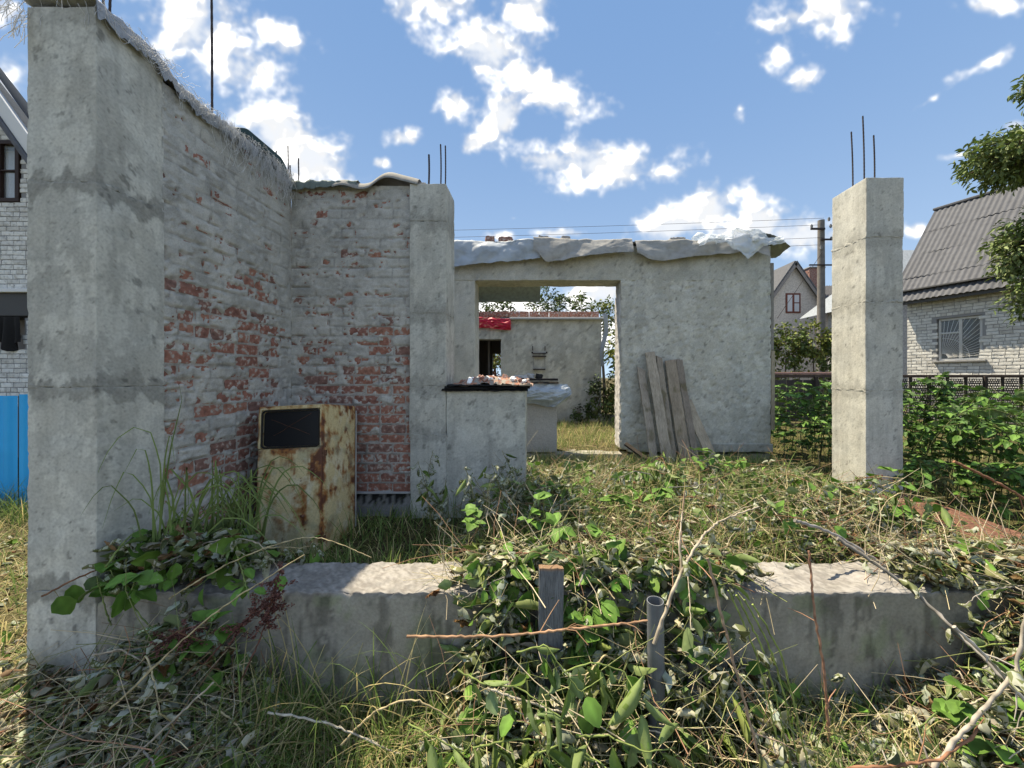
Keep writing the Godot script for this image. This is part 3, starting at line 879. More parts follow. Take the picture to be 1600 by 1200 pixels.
	for hh in held:
		var sb := MB.new()
		var w: float = hh[1]; var hg: float = hh[2]
		sb.col = grey(0.33)
		rough_box(sb, Vector3(-w, 0, -0.10), Vector3(w, hg, 0.05), 0.03, 0.022, func(p: Vector3) -> Vector3: return Vector3(nz.high.get_noise_3dv(p + Vector3(hh[0], 0, 0)), nz.high.get_noise_3dv(p + Vector3(hh[0], 4, 0)), nz.high.get_noise_3dv(p + Vector3(hh[0], 8, 0))) * 0.016, func(p: Vector3) -> Color: return grey(0.30 * (1.0 + 0.4 * nz.high.get_noise_3dv(p)), 0.03))
		var so := obj("weight_stone", sb, M.brick3 if hh[3] == 3 else M.concrete, null, Vector3(hh[0], 4.185 + (0.02 if hh[0] < 0.5 else 0.0), -6.55))
		so.rotation.y = rng.randf_range(-0.25, 0.25)
		tag(so, hh[4], "brick" if hh[3] == 3 else "stone", "weights on the rear wall")

	# sheet and slate on the inner brick wall
	tag(draped("wall_cap_sheet", M.cap_felt, null, 40, 16, func(u: float, v: float) -> Vector3:
		var x := lerpf(-2.62, -1.86, u)
		var y: float = 3.895 + 0.025 * nz.edge.get_noise_2d(x * 2.0, v)
		if v > 0.7: return Vector3(x, y - (v - 0.7) * lerpf(0.34, 0.20, u), -3.88 + 0.02 * (v - 0.7) + 0.012 * nz.mid.get_noise_2d(x * 4.0, 3.0))
		return Vector3(x, y, lerpf(-4.35, -3.89, v / 0.7))), "dark green felt lying along the top of the inner brick wall", "roofing sheet")
	tag(draped("slate_sheet", M.old_slate, null, 50, 14, func(u: float, v: float) -> Vector3:
		var x := lerpf(-2.1, -1.24, u)
		return Vector3(x, 3.905 + 0.10 * pow(maxf(0.0, sin((u - 0.42) * 5.2)), 1.5) + 0.02 * sin(u * 14.0) - 0.09 * smoothstep(0.72, 1.0, v), lerpf(-4.3, -3.86, minf(1.0, v * 1.12)))), "bent grey slate sheet humped on the inner brick wall beside the pillar", "slate sheet")
	for k in 2:
		var cb := MB.new()
		rough_box(cb, Vector3(-0.05, 0, -0.05), Vector3(0.05, 0.05, 0.05), 0.02, 0.012, wob(0.01), func(_p): return grey(0.32, 0.05))
		tag(obj("mortar_lump", cb, M.mortar, null, Vector3(-1.30 + 0.07 * k, 3.87 - 0.02 * k, -3.98)), ["lump of mortar beside the slate hump", "smaller lump of mortar against the inner pillar top"][k], "mortar lump", "mortar lumps on the wall top")

	# frayed woven sheet on the side wall and the corner pillar
	var ws := thing("frayed_sheet", "frayed white woven plastic sheet along the top of the side brick wall", "plastic sheet", Vector3(-2.6, 3.95, -3.1))
	draped("cover", M.woven, ws, 70, 20, func(u: float, v: float) -> Vector3:
		var z := lerpf(-3.42, -2.18, u)
		var top: float = lerpf(3.955, 4.06, smoothstep(0.55, 0.75, u)) + 0.02 * nz.mid.get_noise_2d(z * 3.0, 1.0)
		if v < 0.6: return Vector3(lerpf(-2.96, -2.53, v / 0.6), top + 0.02 * nz.edge.get_noise_2d(z * 4.0, v * 2.0), z)
		return Vector3(-2.53 + 0.03 * (v - 0.6) + 0.012 * nz.edge.get_noise_2d(z * 5.0, 4.0), top - (v - 0.6) * (0.26 + 0.16 * nz.mid.get_noise_2d(z * 4.0, 9.0)), z))
	var gt := draped("green_tarp", M.felt_green, ws, 40, 16, func(u: float, v: float) -> Vector3:
		var z := lerpf(-3.96, -3.10, u)
		var top := 3.94 + 0.12 * smoothstep(0.02, 0.25, u) * (1.0 - smoothstep(0.7, 1.0, u))
		if v < 0.6: return Vector3(lerpf(-2.99, -2.55, v / 0.6), top + 0.015 * nz.edge.get_noise_2d(z * 4.0, v), z)
		return Vector3(-2.545, top - (v - 0.6) * 0.16, z))
	gt.set_meta("label", "dark green strip of tarpaulin under the frayed sheet")
	var th := MB.new()
	for k in 330:
		var z := -rng.randf_range(2.15, 3.9)
		if k < 200: z = -rng.randf_range(2.95, 3.92)
		var len := rng.randf_range(0.03, 0.13) + (rng.randf_range(0.0, 0.34) if z < -3.0 else 0.0) * smoothstep(2.9, 3.5, -z) * rng.randf()
		var y := 3.95 + (0.10 if z > -2.62 else 0.0) + rng.randf_range(-0.06, 0.03)
		var p := Vector3(-2.515 + rng.randf_range(-0.02, 0.02), y, z)
		if z > -2.62 and rng.randf() < 0.5: p.x = rng.randf_range(-3.0, -2.5); p.z = -2.17 - rng.randf() * 0.05
		var pts := PackedVector3Array(); var rd := PackedFloat32Array()
		var dir := Vector3(rng.randf_range(-0.1, 0.8), rng.randf_range(-1.0, 0.35), rng.randf_range(-1.2, 1.2))
		for s in 9:
			pts.append(p - ws.position); rd.append(0.0013)
			p += dir.normalized() * len / 7.0
			dir += Vector3(rng.randf_range(-0.6, 0.5), rng.randf_range(-0.8, 0.1), rng.randf_range(-0.9, 0.9))
			dir.x *= 0.6; dir.z *= 0.8
			if p.x < -2.53 and p.y < 3.95 and p.z < -2.25: p.x = -2.53
		th.tube(pts, rd, 3, false)
	for k in 110: # loose strands sagging from one point of the edge to another
		var z0 := -rng.randf_range(2.2, 3.8); var z1 := z0 - rng.randf_range(0.06, 0.3)
		var sag := rng.randf_range(0.03, 0.10) + (rng.randf_range(0.0, 0.26) if z1 < -3.1 else 0.0)
		var x0 := -2.515 + rng.randf_range(0.0, 0.03)
		var up := (0.08 if z0 > -2.6 else 0.0) + rng.randf_range(-0.05, 0.03)
		var pts := PackedVector3Array(); var rd := PackedFloat32Array()
		for s in 10:
			var t := s / 9.0
			pts.append(Vector3(x0 + rng.randf_range(-0.006, 0.006), 3.95 + up - sag * 4.0 * t * (1.0 - t) + rng.randf_range(-0.008, 0.008), lerpf(z0, z1, t)) - ws.position); rd.append(0.0013)
		th.tube(pts, rd, 3, false)
	for k in 60: # a torn fringe at the outer edge of the pillar
		var p := Vector3(-2.95 + rng.randf_range(-0.03, 0.02), 4.04 + rng.randf_range(-0.12, 0.05), -2.2 + rng.randf_range(-0.05, 0.12))
		var pts := PackedVector3Array(); var rd := PackedFloat32Array()
		var dir := Vector3(rng.randf_range(-0.7, 0.2), rng.randf_range(-0.8, 0.3), 0.2)
		for s in 6:
			pts.append(p - ws.position); rd.append(0.0015)
			p += dir.normalized() * 0.035
			dir += Vector3(rng.randf_range(-0.4, 0.4), -0.3, rng.randf_range(-0.3, 0.3))
		th.tube(pts, rd, 3, false)
	kind(obj("fringe", th, M.thread, ws), "stuff")
	var rod := thing("tall_rebar", "single tall steel rod rising from the side brick wall into the sky", "steel rod", Vector3(-2.62, 3.85, -3.06))
	rebar(rod, Vector3(-2.62, 3.85, -3.06), Vector3(-2.635, 5.6, -3.06), 0.0085)

	# rear room beyond the opening
	var slab := MB.new()
	rough_box(slab, Vector3(-3.2, 3.285, -7.06), Vector3(0.0, 3.95, -7.0), 0.05, 0.008, wob(0.02), func(_p): return Color.WHITE, "xXyYZz", 0.06)
	tag(obj("hanging_board", slab, M.cap_felt), "grey board hanging behind the lintel in the upper corner of the opening", "board")
	var sw := MB.new()
	rough_box(sw, Vector3(-3.3, 0.2, -10.0), Vector3(-2.95, 3.9, -4.3), 0.15, 0.01, wob(0.006), cast_tint(0.33, [], 0.0, 0.3), "xXYZz")
	tag(obj("hidden_side_wall", sw, M.render), "side wall carrying the hanging board behind the inner pillar", "wall")
	var bw := thing("far_room_wall", "far grey wall with a dark window hole, seen through the opening", "wall", Vector3(0, 0.5, -10.2))
	var bt2 := cast_tint(0.46, [], 0.0, 0.8, 0.2)
	for q in [[Vector3(-3.3, 0.3, -10.4), Vector3(-1.78, 3.46, -10.0)], [Vector3(-1.779, 0.3, -10.4), Vector3(-1.04, 1.75, -10.0)], [Vector3(-1.779, 2.90, -10.4), Vector3(-1.04, 3.46, -10.0)], [Vector3(-1.039, 0.3, -10.4), Vector3(1.58, 3.46, -10.0)]]:
		var pb := MB.new()
		rough_box(pb, q[0], q[1], 0.05, 0.006, trow, bt2, "xXyYZz")
		obj("panel", pb, M.render, bw, -bw.position)
	for k in 13:
		var br := MeshInstance3D.new()
		br.name = "brick"
		br.mesh = stretch[k % 4]
		br.material_override = [M.brick0, M.brick3, M.brick2, M.mortar][0 if k % 3 else rng.randi() % 4]
		bw.add_child(br, true)
		br.transform = Transform3D(Basis().scaled(Vector3(1.0, 1.75, 3.0)), Vector3(-1.75 + k * 0.262, 3.555, -10.02 + rng.randf_range(-0.02, 0.02)) - bw.position)
	var gut := MB.new()
	gut.col = grey(0.62)
	gut.bev(Vector3(-0.80, 3.40, -10.0), Vector3(1.62, 3.455, -9.86), 0.008)
	obj("eave_board", gut, M.old_wood, bw, -bw.position)
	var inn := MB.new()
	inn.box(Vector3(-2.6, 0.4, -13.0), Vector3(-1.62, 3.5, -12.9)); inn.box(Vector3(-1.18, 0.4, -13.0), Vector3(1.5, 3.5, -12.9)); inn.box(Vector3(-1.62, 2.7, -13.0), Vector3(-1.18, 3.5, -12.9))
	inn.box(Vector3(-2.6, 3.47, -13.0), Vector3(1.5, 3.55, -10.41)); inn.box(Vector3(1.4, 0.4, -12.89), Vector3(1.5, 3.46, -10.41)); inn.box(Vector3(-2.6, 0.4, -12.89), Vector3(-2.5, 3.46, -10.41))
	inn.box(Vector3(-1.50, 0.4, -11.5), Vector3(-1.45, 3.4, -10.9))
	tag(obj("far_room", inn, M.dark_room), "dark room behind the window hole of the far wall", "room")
	# red sheet, hanging rack, dangling plastic
	tag(draped("red_sheet", M.red_sheet, null, 40, 20, func(u: float, v: float) -> Vector3:
		var x := lerpf(-1.9, -0.77, u)
		return Vector3(x, 3.47 - v * (0.31 - 0.03 * sin(u * 5.0)) - 0.05 * u * u * (1.0 - v), -9.95 + 0.05 * sin(v * 2.6) + 0.05 * nz.mid.get_noise_2d(x * 1.6, v * 1.2) + 0.012 * sin(x * 15.0 + v * 2.5))), "bright red plastic sheet hanging from the top of the far wall", "plastic sheet")
	var rk := thing("wall_rack", "small dark metal rack hanging on the far wall", "rack", Vector3(-0.04, 2.1, -9.95))
	for b in [[-0.18, 0.62, -0.16, 0.50], [0.14, 0.62, 0.16, 0.50], [-0.18, 0.44, 0.18, 0.42], [-0.18, 0.36, 0.18, 0.335], [-0.16, 0.03, 0.16, 0.0], [-0.20, 0.47, -0.16, 0.43], [0.17, 0.47, 0.21, 0.43]]:
		var rb := MB.new()
		rb.bev(Vector3(b[0], b[3], -0.03), Vector3(b[2], b[1], 0.03), 0.004)
		obj("bar", rb, M.steel, rk)
	for s in [-0.15, 0.15]:
		var rb2 := MB.new()
		rb2.bev(Vector3(s - 0.012, 0.0, -0.02), Vector3(s + 0.012, 0.42, 0.0), 0.004)
		obj("upright", rb2, M.felt, rk)
	tag(draped("plastic_strip", M.woven, null, 8, 40, func(u: float, v: float) -> Vector3:
		return Vector3(1.58 + 0.05 * sin(v * 6.0) + lerpf(0.0, 0.13 - 0.05 * v, u), 3.55 - v * 1.35, -9.93 + 0.03 * sin(v * 9.0 + u * 3.0))), "torn white plastic strip dangling at the end of the far wall", "plastic strip")

# ---------------------------------------------------------------- loose objects
func plank(label: String, foot: Vector3, top: Vector3, wid: float, thick: float, tone: Color, twist := 0.0) -> Node3D:
	var len := foot.distance_to(top)
	var mb := MB.new()
	var sd := rng.randf() * 50.0
	var cut := rng.randf_range(-0.03, 0.03)
	rough_box(mb, Vector3(-wid / 2, 0, -thick / 2), Vector3(wid / 2, len, thick / 2), 0.02, 0.003, func(p: Vector3) -> Vector3:
		var e: float = nz.high.get_noise_3d(p.x, p.y * 0.4, sd) * 0.004
		return Vector3(e + 0.012 * nz.low.get_noise_2d(p.y * 1.2, sd), cut * p.x / wid * (2.0 if p.y > len * 0.5 else 0.5), e * 0.5 + 0.008 * nz.low.get_noise_2d(p.y, sd + 9.0)), func(p: Vector3) -> Color:
		var g: float = 1.0 + 0.30 * nz.high.get_noise_3d(p.x * 4.0, p.y * 0.25, sd) + 0.25 * nz.mid.get_noise_3d(p.x, p.y * 0.8, sd)
		var k: float = smoothstep(0.25, 0.5, nz.mid.get_noise_3d(p.x, p.y * 0.7, sd + 20.0))
		return (tone * g).lerp(Color(0.16, 0.14, 0.06), k * 0.6), "xXyYzZ", 0.04)
	var o := obj("plank", mb, M.old_wood)
	var up := (top - foot).normalized()
	var x := Vector3(1, 0, 0).rotated(Vector3.UP, twist)
	var z := x.cross(up).normalized()
	x = up.cross(z)
	o.transform = Transform3D(Basis(x, up, z), foot)
	tag(o, label, "plank", "planks leaning on the rear wall")
	return o

func build_objects() -> void:
	# ---- rusty metal cabinet (an old appliance) leaning back towards the brick wall
	var cb := thing("rusty_cabinet", "rusty cream metal cabinet with a black window panel, standing in the brick corner", "cabinet", Vector3(-2.065, 0.43, -3.13))
	var W := 0.55; var H := 1.245; var D := 0.58
	var rust := func(p: Vector3) -> Color:
		var n1: float = nz.mid.get_noise_3dv(p * 1.6); var n2: float = nz.high.get_noise_3dv(p * 0.9); var n3: float = nz.edge.get_noise_3dv(p * 1.3)
		var base := Color(0.72, 0.60, 0.33).lerp(Color(0.76, 0.69, 0.48), smoothstep(-0.1, 0.3, n1))
		var r := -0.42 + n1 * 0.8 + n2 * 0.5 + n3 * 0.7
		# corrosion creeps in from the folded edges and runs down from the panel
		var ex := minf(absf(p.x - W / 2), absf(p.x + W / 2)); var ez := minf(absf(p.z), absf(p.z + D))
		r += 0.55 * smoothstep(0.045, 0.0, H - p.y) + 0.62 * smoothstep(0.03, 0.0, ex) * smoothstep(0.05, 0.0, ez) + 0.34 * smoothstep(0.07, 0.0, ex + ez * 0.3)
		if p.z > -0.02:
			var below := 0.875 - p.y
			if below > -0.02: r += 0.75 * smoothstep(0.26 + 0.5 * n3 + 0.25 * nz.edge.get_noise_2d(p.x * 7.0, 2.0), -0.02, below) * smoothstep(-0.26, -0.1, p.x)
			for k in [[0.19, 0.70, 0.07], [-0.19, 0.68, 0.06], [0.13, 0.33, 0.10], [0.16, 0.24, 0.07]]:
				r += 0.65 * smoothstep(k[2], 0.0, Vector2(p.x - k[0], (p.y - k[1]) * 0.8).length())
		else:
			r += 0.10 + 0.35 * smoothstep(0.2, 0.0, absf(p.z + 0.36)) * smoothstep(0.5, 0.9, p.y) * smoothstep(-0.1, 0.3, n3 + n2)
		var run: float = nz.edge.get_noise_3d(p.x * 4.0, p.y * 0.5, p.z * 4.0)
		var gr: float = nz.fine.get_noise_3dv(p)
		var c := base.lerp(Color(0.44, 0.27, 0.10), 0.85 * smoothstep(-0.45, 0.30, r + run * 0.5 + gr * 0.25))
		c = c.lerp(Color(0.36, 0.15, 0.04), smoothstep(0.05, 0.34, r + run * 0.25 + gr * 0.3))
		c = c.lerp(Color(0.13, 0.045, 0.02), smoothstep(0.36, 0.62, r + n2 * 0.3 + gr * 0.3))
		return c.lerp(Color(0.36, 0.36, 0.24), 0.5 * smoothstep(0.1, 0.4, nz.mid.get_noise_3d(p.x + 7.0, p.y, p.z)))
	var bulge := func(p: Vector3) -> Vector3:
		return Vector3(0, 0.0, 0.006 * sin(clampf((p.x / W + 0.5), 0.0, 1.0) * PI) * (1.0 if p.z > -0.01 else 0.0)) + Vector3(nz.mid.get_noise_3dv(p) * 0.004, 0, nz.mid.get_noise_3dv(p + Vector3(5, 5, 5)) * 0.003)
	var mb := MB.new()
	rough_box(mb, Vector3(-W / 2, 0, -D), Vector3(W / 2, H, -0.024), 0.011, 0.022, bulge, rust)
	obj("body", mb, M.enamel, cb)
	mb = MB.new() # lower door
	rough_box(mb, Vector3(-W / 2 + 0.004, 0.02, -0.022), Vector3(W / 2 - 0.004, 0.882, 0.004), 0.010, 0.010, bulge, rust, "xXyYzZ")
	var door := obj("door", mb, M.enamel, cb)
	# frame round the black panel: four strips
	for q in [[-W / 2 + 0.004, 0.886, -W / 2 + 0.026, H - 0.004], [W / 2 - 0.026, 0.886, W / 2 - 0.004, H - 0.004], [-W / 2 + 0.027, H - 0.034, W / 2 - 0.027, H - 0.004]]:
		mb = MB.new()
		rough_box(mb, Vector3(q[0], q[1], -0.022), Vector3(q[2], q[3], 0.004), 0.012, 0.005, wob(0.002), rust)
		obj("panel_frame", mb, M.enamel, cb)
	var rr := func(x0: float, y0: float, x1: float, y1: float, r: float, z0: float, z1: float) -> MB:
		var m := MB.new()
		var ring: Array[Vector3] = []
		for k in 4:
			var cx := x1 - r if k == 0 or k == 3 else x0 + r
			var cy := y1 - r if k < 2 else y0 + r
			for s in 7:
				var a: float = (k * 90.0 + s * 15.0) * PI / 180.0
				ring.append(Vector3(cx + cos(a) * r, cy + sin(a) * r, z1))
		var c := Vector3((x0 + x1) / 2, (y0 + y1) / 2, z1)
		for k in ring.size():
			var a2 := ring[k]; var b2 := ring[(k + 1) % ring.size()]
			m.tri(c, a2, b2)
			m.quad(a2, Vector3(a2.x, a2.y, z0), Vector3(b2.x, b2.y, z0), b2)
		return m
	var gp := PackedVector3Array(); var gd := PackedFloat32Array()
	for k in 4:
		var cx := 0.212 if k == 0 or k == 3 else -0.211
		var cy := 1.171 if k < 2 else 0.923
		for s in 7:
			var a: float = (k * 90.0 + s * 15.0) * PI / 180.0
			gp.append(Vector3(cx + cos(a) * 0.03, cy + sin(a) * 0.03, -0.002)); gd.append(0.008)
	gp.append(gp[0]); gd.append(0.008)
	mb = MB.new(); mb.tube(gp, gd, 8, false)
	obj("gasket", mb, M.rubber, cb)
	var bp := obj("black_panel", rr.call(-0.232, 0.902, 0.233, 1.192, 0.028, -0.0235, -0.014), M.black_panel, cb)
	for s in [[-0.17, 1.13, 0.16, 0.99], [-0.15, 0.99, 0.17, 1.17]]: # crossed scratches
		var sc := MB.new()
		var a := Vector3(s[0], s[1], -0.012); var b := Vector3(s[2], s[3], -0.012)
		var pts := PackedVector3Array(); var rd := PackedFloat32Array()
		for k in 9:
			pts.append(a.lerp(b, k / 8.0) + Vector3(0, rng.randf_range(-0.003, 0.003), 0)); rd.append(0.0015)
		sc.tube(pts, rd, 4)
		obj("wire", sc, M.rust, bp)
	for k in [[0.19, 0.70], [-0.19, 0.68], [0.13, 0.33]]:
		var kb := MB.new()
		kb.tube(PackedVector3Array([Vector3(k[0], k[1], 0.0), Vector3(k[0], k[1] - 0.004, 0.022), Vector3(k[0], k[1] - 0.01, 0.026)]), PackedFloat32Array([0.014, 0.012, 0.006]), 8)
		kb.bev(Vector3(k[0] - 0.03, k[1] - 0.008, 0.004), Vector3(k[0] + 0.01, k[1] + 0.008, 0.012), 0.003)
		obj("latch_stub", kb, M.rust, door)
	for y in [0.10, 0.80]:
		var hg := MB.new()
		hg.tube(PackedVector3Array([Vector3(W / 2 + 0.002, y, -0.006), Vector3(W / 2 + 0.002, y + 0.06, -0.006)]), PackedFloat32Array([0.009, 0.009]), 8)
		hg.bev(Vector3(W / 2 - 0.001, y + 0.005, -0.06), Vector3(W / 2 + 0.005, y + 0.055, -0.008), 0.002)
		obj("hinge", hg, M.rust, door)
	mb = MB.new()
	mb.col = grey(0.25)
	mb.tube(PackedVector3Array([Vector3(W / 2 + 0.004, 0.02, -D + 0.012), Vector3(W / 2 + 0.004, H - 0.05, -D + 0.012)]), PackedFloat32Array([0.008, 0.008]), 6)
	obj("edge_trim", mb, M.felt, cb)
	cb.basis = Basis(Vector3(0, 0, 1), deg_to_rad(2.6)) * Basis(Vector3(1, 0, 0), deg_to_rad(-6.0))

	# ---- planks on the rear wall
	plank("short grey plank leaning on the rear wall, nearest the opening", Vector3(1.74, 0.42, -5.78), Vector3(1.655, 2.06, -6.34), 0.125, 0.03, Color(0.45, 0.39, 0.32), 0.05)
	plank("longest pale plank leaning on the rear wall, with nail holes near its top", Vector3(1.93, 0.40, -5.75), Vector3(1.80, 2.32, -6.33), 0.16, 0.028, Color(0.52, 0.45, 0.36), -0.03)
	plank("narrow grey plank leaning right behind the longest one", Vector3(2.07, 0.42, -5.90), Vector3(1.95, 2.24, -6.35), 0.10, 0.03, Color(0.42, 0.36, 0.29), 0.15)
	plank("broad brownish plank leaning in the middle of the stack", Vector3(2.26, 0.40, -5.90), Vector3(2.135, 2.19, -6.345), 0.19, 0.03, Color(0.42, 0.35, 0.27), 0.10)
	plank("thin edge-on plank behind the broad brownish one", Vector3(2.44, 0.42, -5.95), Vector3(2.29, 2.20, -6.36), 0.10, 0.03, Color(0.36, 0.31, 0.26), -0.2)
	plank("short slanting plank leaning at the end of the stack", Vector3(2.68, 0.45, -5.80), Vector3(2.40, 1.51, -6.30), 0.17, 0.03, Color(0.54, 0.46, 0.35), 0.12)
	var lo := plank("dark short board lying half in the grass by the opening", Vector3(1.36, 0.83, -6.2), Vector3(1.72, 0.58, -5.9), 0.09, 0.03, Color(0.06, 0.05, 0.04), 0.5)
	lo.set_meta("group", "loose boards in the grass")

	# ---- board and odds on the opening's low wall
	var brd := MB.new()
	rough_box(brd, Vector3(-0.52, 1.80, -6.75), Vector3(0.29, 1.835, -6.30), 0.04, 0.006, wob(0.01), func(p: Vector3) -> Color: return grey(0.05).lerp(Color(0.30, 0.22, 0.15), smoothstep(0.0, 0.2, nz.mid.get_noise_3dv(p * 2.0))))
	tag(obj("sill_board", brd, M.old_wood), "dark board with flaking paint on the low wall in the opening", "board")
	brd = MB.new()
	rough_box(brd, Vector3(-0.45, 1.85, -6.78), Vector3(0.285, 1.885, -6.34), 0.04, 0.006, wob(0.012), func(p: Vector3) -> Color: return grey(0.035, 0.05))
	tag(obj("sill_board", brd, M.old_wood), "black upper board lying on the flaking board in the opening", "board")
	var rag := MB.new()
	var odd := [[-0.32, 0.13, 0.05, "white crumpled rag on the boards in the opening", grey(0.5)], [-0.17, 0.06, 0.075, "small pale round lump on the boards in the opening", grey(0.42)], [-0.03, 0.06, 0.07, "small dark shoe-like lump on the boards in the opening", grey(0.03)]]
	for k in odd:
		rag = MB.new()
		rough_box(rag, Vector3(-k[1], 0, -0.07), Vector3(k[1], k[2], 0.07), 0.02, 0.03, func(p: Vector3) -> Vector3: return Vector3(nz.high.get_noise_3dv(p), nz.high.get_noise_3dv(p + Vector3(3, 0, 0)) - 0.2, nz.high.get_noise_3dv(p + Vector3(0, 3, 0))) * 0.03, func(_p): return k[4])
		tag(obj("oddment", rag, M.plain, null, Vector3(k[0], 1.89, -6.5)), k[3], "rag")
	tag(draped("plastic_sack", M.sack, null, 60, 40, func(u: float, v: float) -> Vector3:
		var x := lerpf(-0.55, 0.44, u)
		var bag := sin(clampf(v, 0.0, 1.0) * PI) 
		var sag := 0.36 - 0.14 * smoothstep(0.75, 1.0, u) - 0.05 * sin(u * 5.0)
		var q := Vector3(x + 0.06 * bag * u, 1.79 - v * sag, -6.40 + 0.10 * bag + 0.05)
		return q + Vector3(0, 0.4, 1.0) * 0.06 * (nz.mid.get_noise_2d(x * 1.0 + v * 0.6, v * 0.7) + 0.6 * absf(nz.mid.get_noise_2d(x * 1.6 - v * 1.0, v * 0.8 + 4.0)))), "pale blue plastic sack bulging over the low wall in the opening", "plastic sack")

	# ---- stake and pipes before the foundation
	var st := MB.new()
	rough_box(st, Vector3(-0.065, 0, -0.02), Vector3(0.065, 0.99, 0.02), 0.016, 0.003, func(p: Vector3) -> Vector3: return Vector3(nz.high.get_noise_3d(p.x, p.y * 0.3, 4.0) * 0.003, 0.008 * nz.high.get_noise_2d(p.x, 4.0) if p.y > 0.9 else 0.0, 0), func(p: Vector3) -> Color:
		if p.y > 0.985: return Color(0.42, 0.27, 0.16)
		return Color(0.22, 0.235, 0.255) * (1.0 + 0.35 * nz.high.get_noise_3d(p.x * 5.0, p.y * 0.25, 2.0) + 0.15 * nz.mid.get_noise_3dv(p * 2.0)), "xXyYzZ", 0.02)
	var so := obj("wooden_stake", st, M.old_wood, null, Vector3(0.042, -0.08, -2.02))
	so.rotation = Vector3(0.01, 0.08, -0.012)
	tag(so, "grey wooden stake standing upright before the concrete foundation", "stake")
	for k in 2:
		var pt := Vector3([0.585, 0.815][k], -0.1, [-1.93, -2.08][k])
		var h: float = [0.895, 0.64][k]
		var r: float = [0.041, 0.038][k]
		var pm := MB.new()
		var n := 24
		for i in n: # hollow pipe with a wall
			var a0 := TAU * i / n; var a1 := TAU * (i + 1) / n
			var e0 := Vector3(cos(a0), 0, -sin(a0)); var e1 := Vector3(cos(a1), 0, -sin(a1))
			var t := Vector3(0, h, 0)
			for q in [[e0 * r, e1 * r, e1 * r + t, e0 * r + t], [e1 * (r - 0.004), e0 * (r - 0.004), e0 * (r - 0.004) + t, e1 * (r - 0.004) + t], [e0 * r + t, e1 * r + t, e1 * (r - 0.004) + t, e0 * (r - 0.004) + t]]:
				pm.quad(q[0], q[1], q[2], q[3])
		var po := obj("pvc_pipe", pm, M.pvc, null, pt)
		po.rotation = Vector3(0.03, 0, [0.02, -0.03][k])
		tag(po, ["taller grey plastic pipe standing open before the concrete foundation", "shorter grey plastic pipe behind the taller one"][k], "pipe", "plastic pipes at the foundation")

	# ---- rusty steel channel on the side foundation
	var ch := thing("steel_channel", "rusty brown steel channel lying at the foot of the free-standing pillar", "steel beam", Vector3(3.5, 0.62, -3.2))
	var cm := MB.new()
	rough_box(cm, Vector3(3.30, 0.690, -3.97), Vector3(3.80, 0.704, -2.2), 0.05, 0.003, func(p: Vector3) -> Vector3: return Vector3(0, -0.03 * (p.z + 3.97) + 0.006 * nz.mid.get_noise_3dv(p), 0.01 * nz.mid.get_noise_3dv(p)), func(_p): return Color.WHITE)
	obj("web", cm, M.rust, ch, -ch.position)
	for x in [3.302, 3.786]:
		cm = MB.new()
		rough_box(cm, Vector3(x, 0.56, -3.97), Vector3(x + 0.012, 0.689, -2.2), 0.05, 0.003, func(p: Vector3) -> Vector3: return Vector3(0, -0.03 * (p.z + 3.97), 0), func(_p): return Color.WHITE)
		obj("flange", cm, M.rust, ch, -ch.position)

# ---------------------------------------------------------------- the neighbours
func wall_thing(called: String, label: String, cat: String, at: Vector3) -> Node3D:
	return thing(called, label, cat, at)

func block(parent: Node3D, called: String, lo: Vector3, hi: Vector3, m: Material, col := Color.WHITE, bevel := 0.0, t := Transform3D()) -> MeshInstance3D:
	var mb := MB.new()
	mb.col = col
	if bevel > 0.0: mb.bev(lo, hi, bevel, t)
	else: mb.box(lo, hi, t)
	return obj(called, mb, m, parent, Vector3.ZERO)

func corrugated(a: Vector3, along: Vector3, up: Vector3, nl: float, nu: float, pitch: float, amp: float) -> MB:
	# a: eave corner, along the eave, up the slope
	var mb := MB.new()
	var k := int(nl / pitch * 6.0)
	var nrm := along.cross(up).normalized()
	var rows := maxi(2, int(nu / 1.1) + 1)
	for r in rows - 1: # overlapping courses of sheets
		var p := PackedVector3Array(); var c := PackedColorArray()
		var v0 := nu * r / (rows - 1) - (0.08 if r > 0 else 0.0); var v1 := nu * (r + 1) / (rows - 1)
		var lift := 0.016
		for j in 3:
			for i in k + 1:
				var u := nl * i / k
				var w := lerpf(v0, v1, j / 2.0)
				p.append(a + along * u + up * w + nrm * (amp * cos(TAU * u / pitch) + lift * (1.0 - j / 2.0) + 0.02 * nz.low.get_noise_2d(u, w + r * 3.0)))
				var g: float = 1.0 + 0.25 * nz.mid.get_noise_2d(floor(u / 0.9) * 3.3, r * 7.0) + 0.18 * nz.mid.get_noise_2d(u * 2.0, w)
				c.append(Color(g, g, g))
		mb.sheet(p, c, k + 1, 3)
	return mb

# the bricks of a wall beyond those that can be picked out singly: real bricks joined into one part
func far_bricks(parent: Node3D, t: Transform3D, u0: float, u1: float, y0: float, y1: float, seen: Callable) -> void:
	var mb := MB.new()
	var row := 0
	var y := y0
	while y + 0.088 <= y1:
		var u := u0 + (0.0 if row % 2 == 0 else -0.13)
		while u < u1:
			var a := maxf(u, u0); var b := minf(u + 0.25, u1)
			if b - a > 0.05 and seen.call((a + b) / 2, y + 0.044):
				mb.col = grey(rng.randf_range(0.55, 0.74), 0.01)
				var w := rng.randf_range(-0.004, 0.003)
				mb.bev(Vector3(a, y, -0.07), Vector3(b, y + 0.088, w), 0.004, t)
			u += 0.262
		y += 0.1
		row += 1
	kind(obj("brickwork", mb, M.stucco, parent), "stuff")

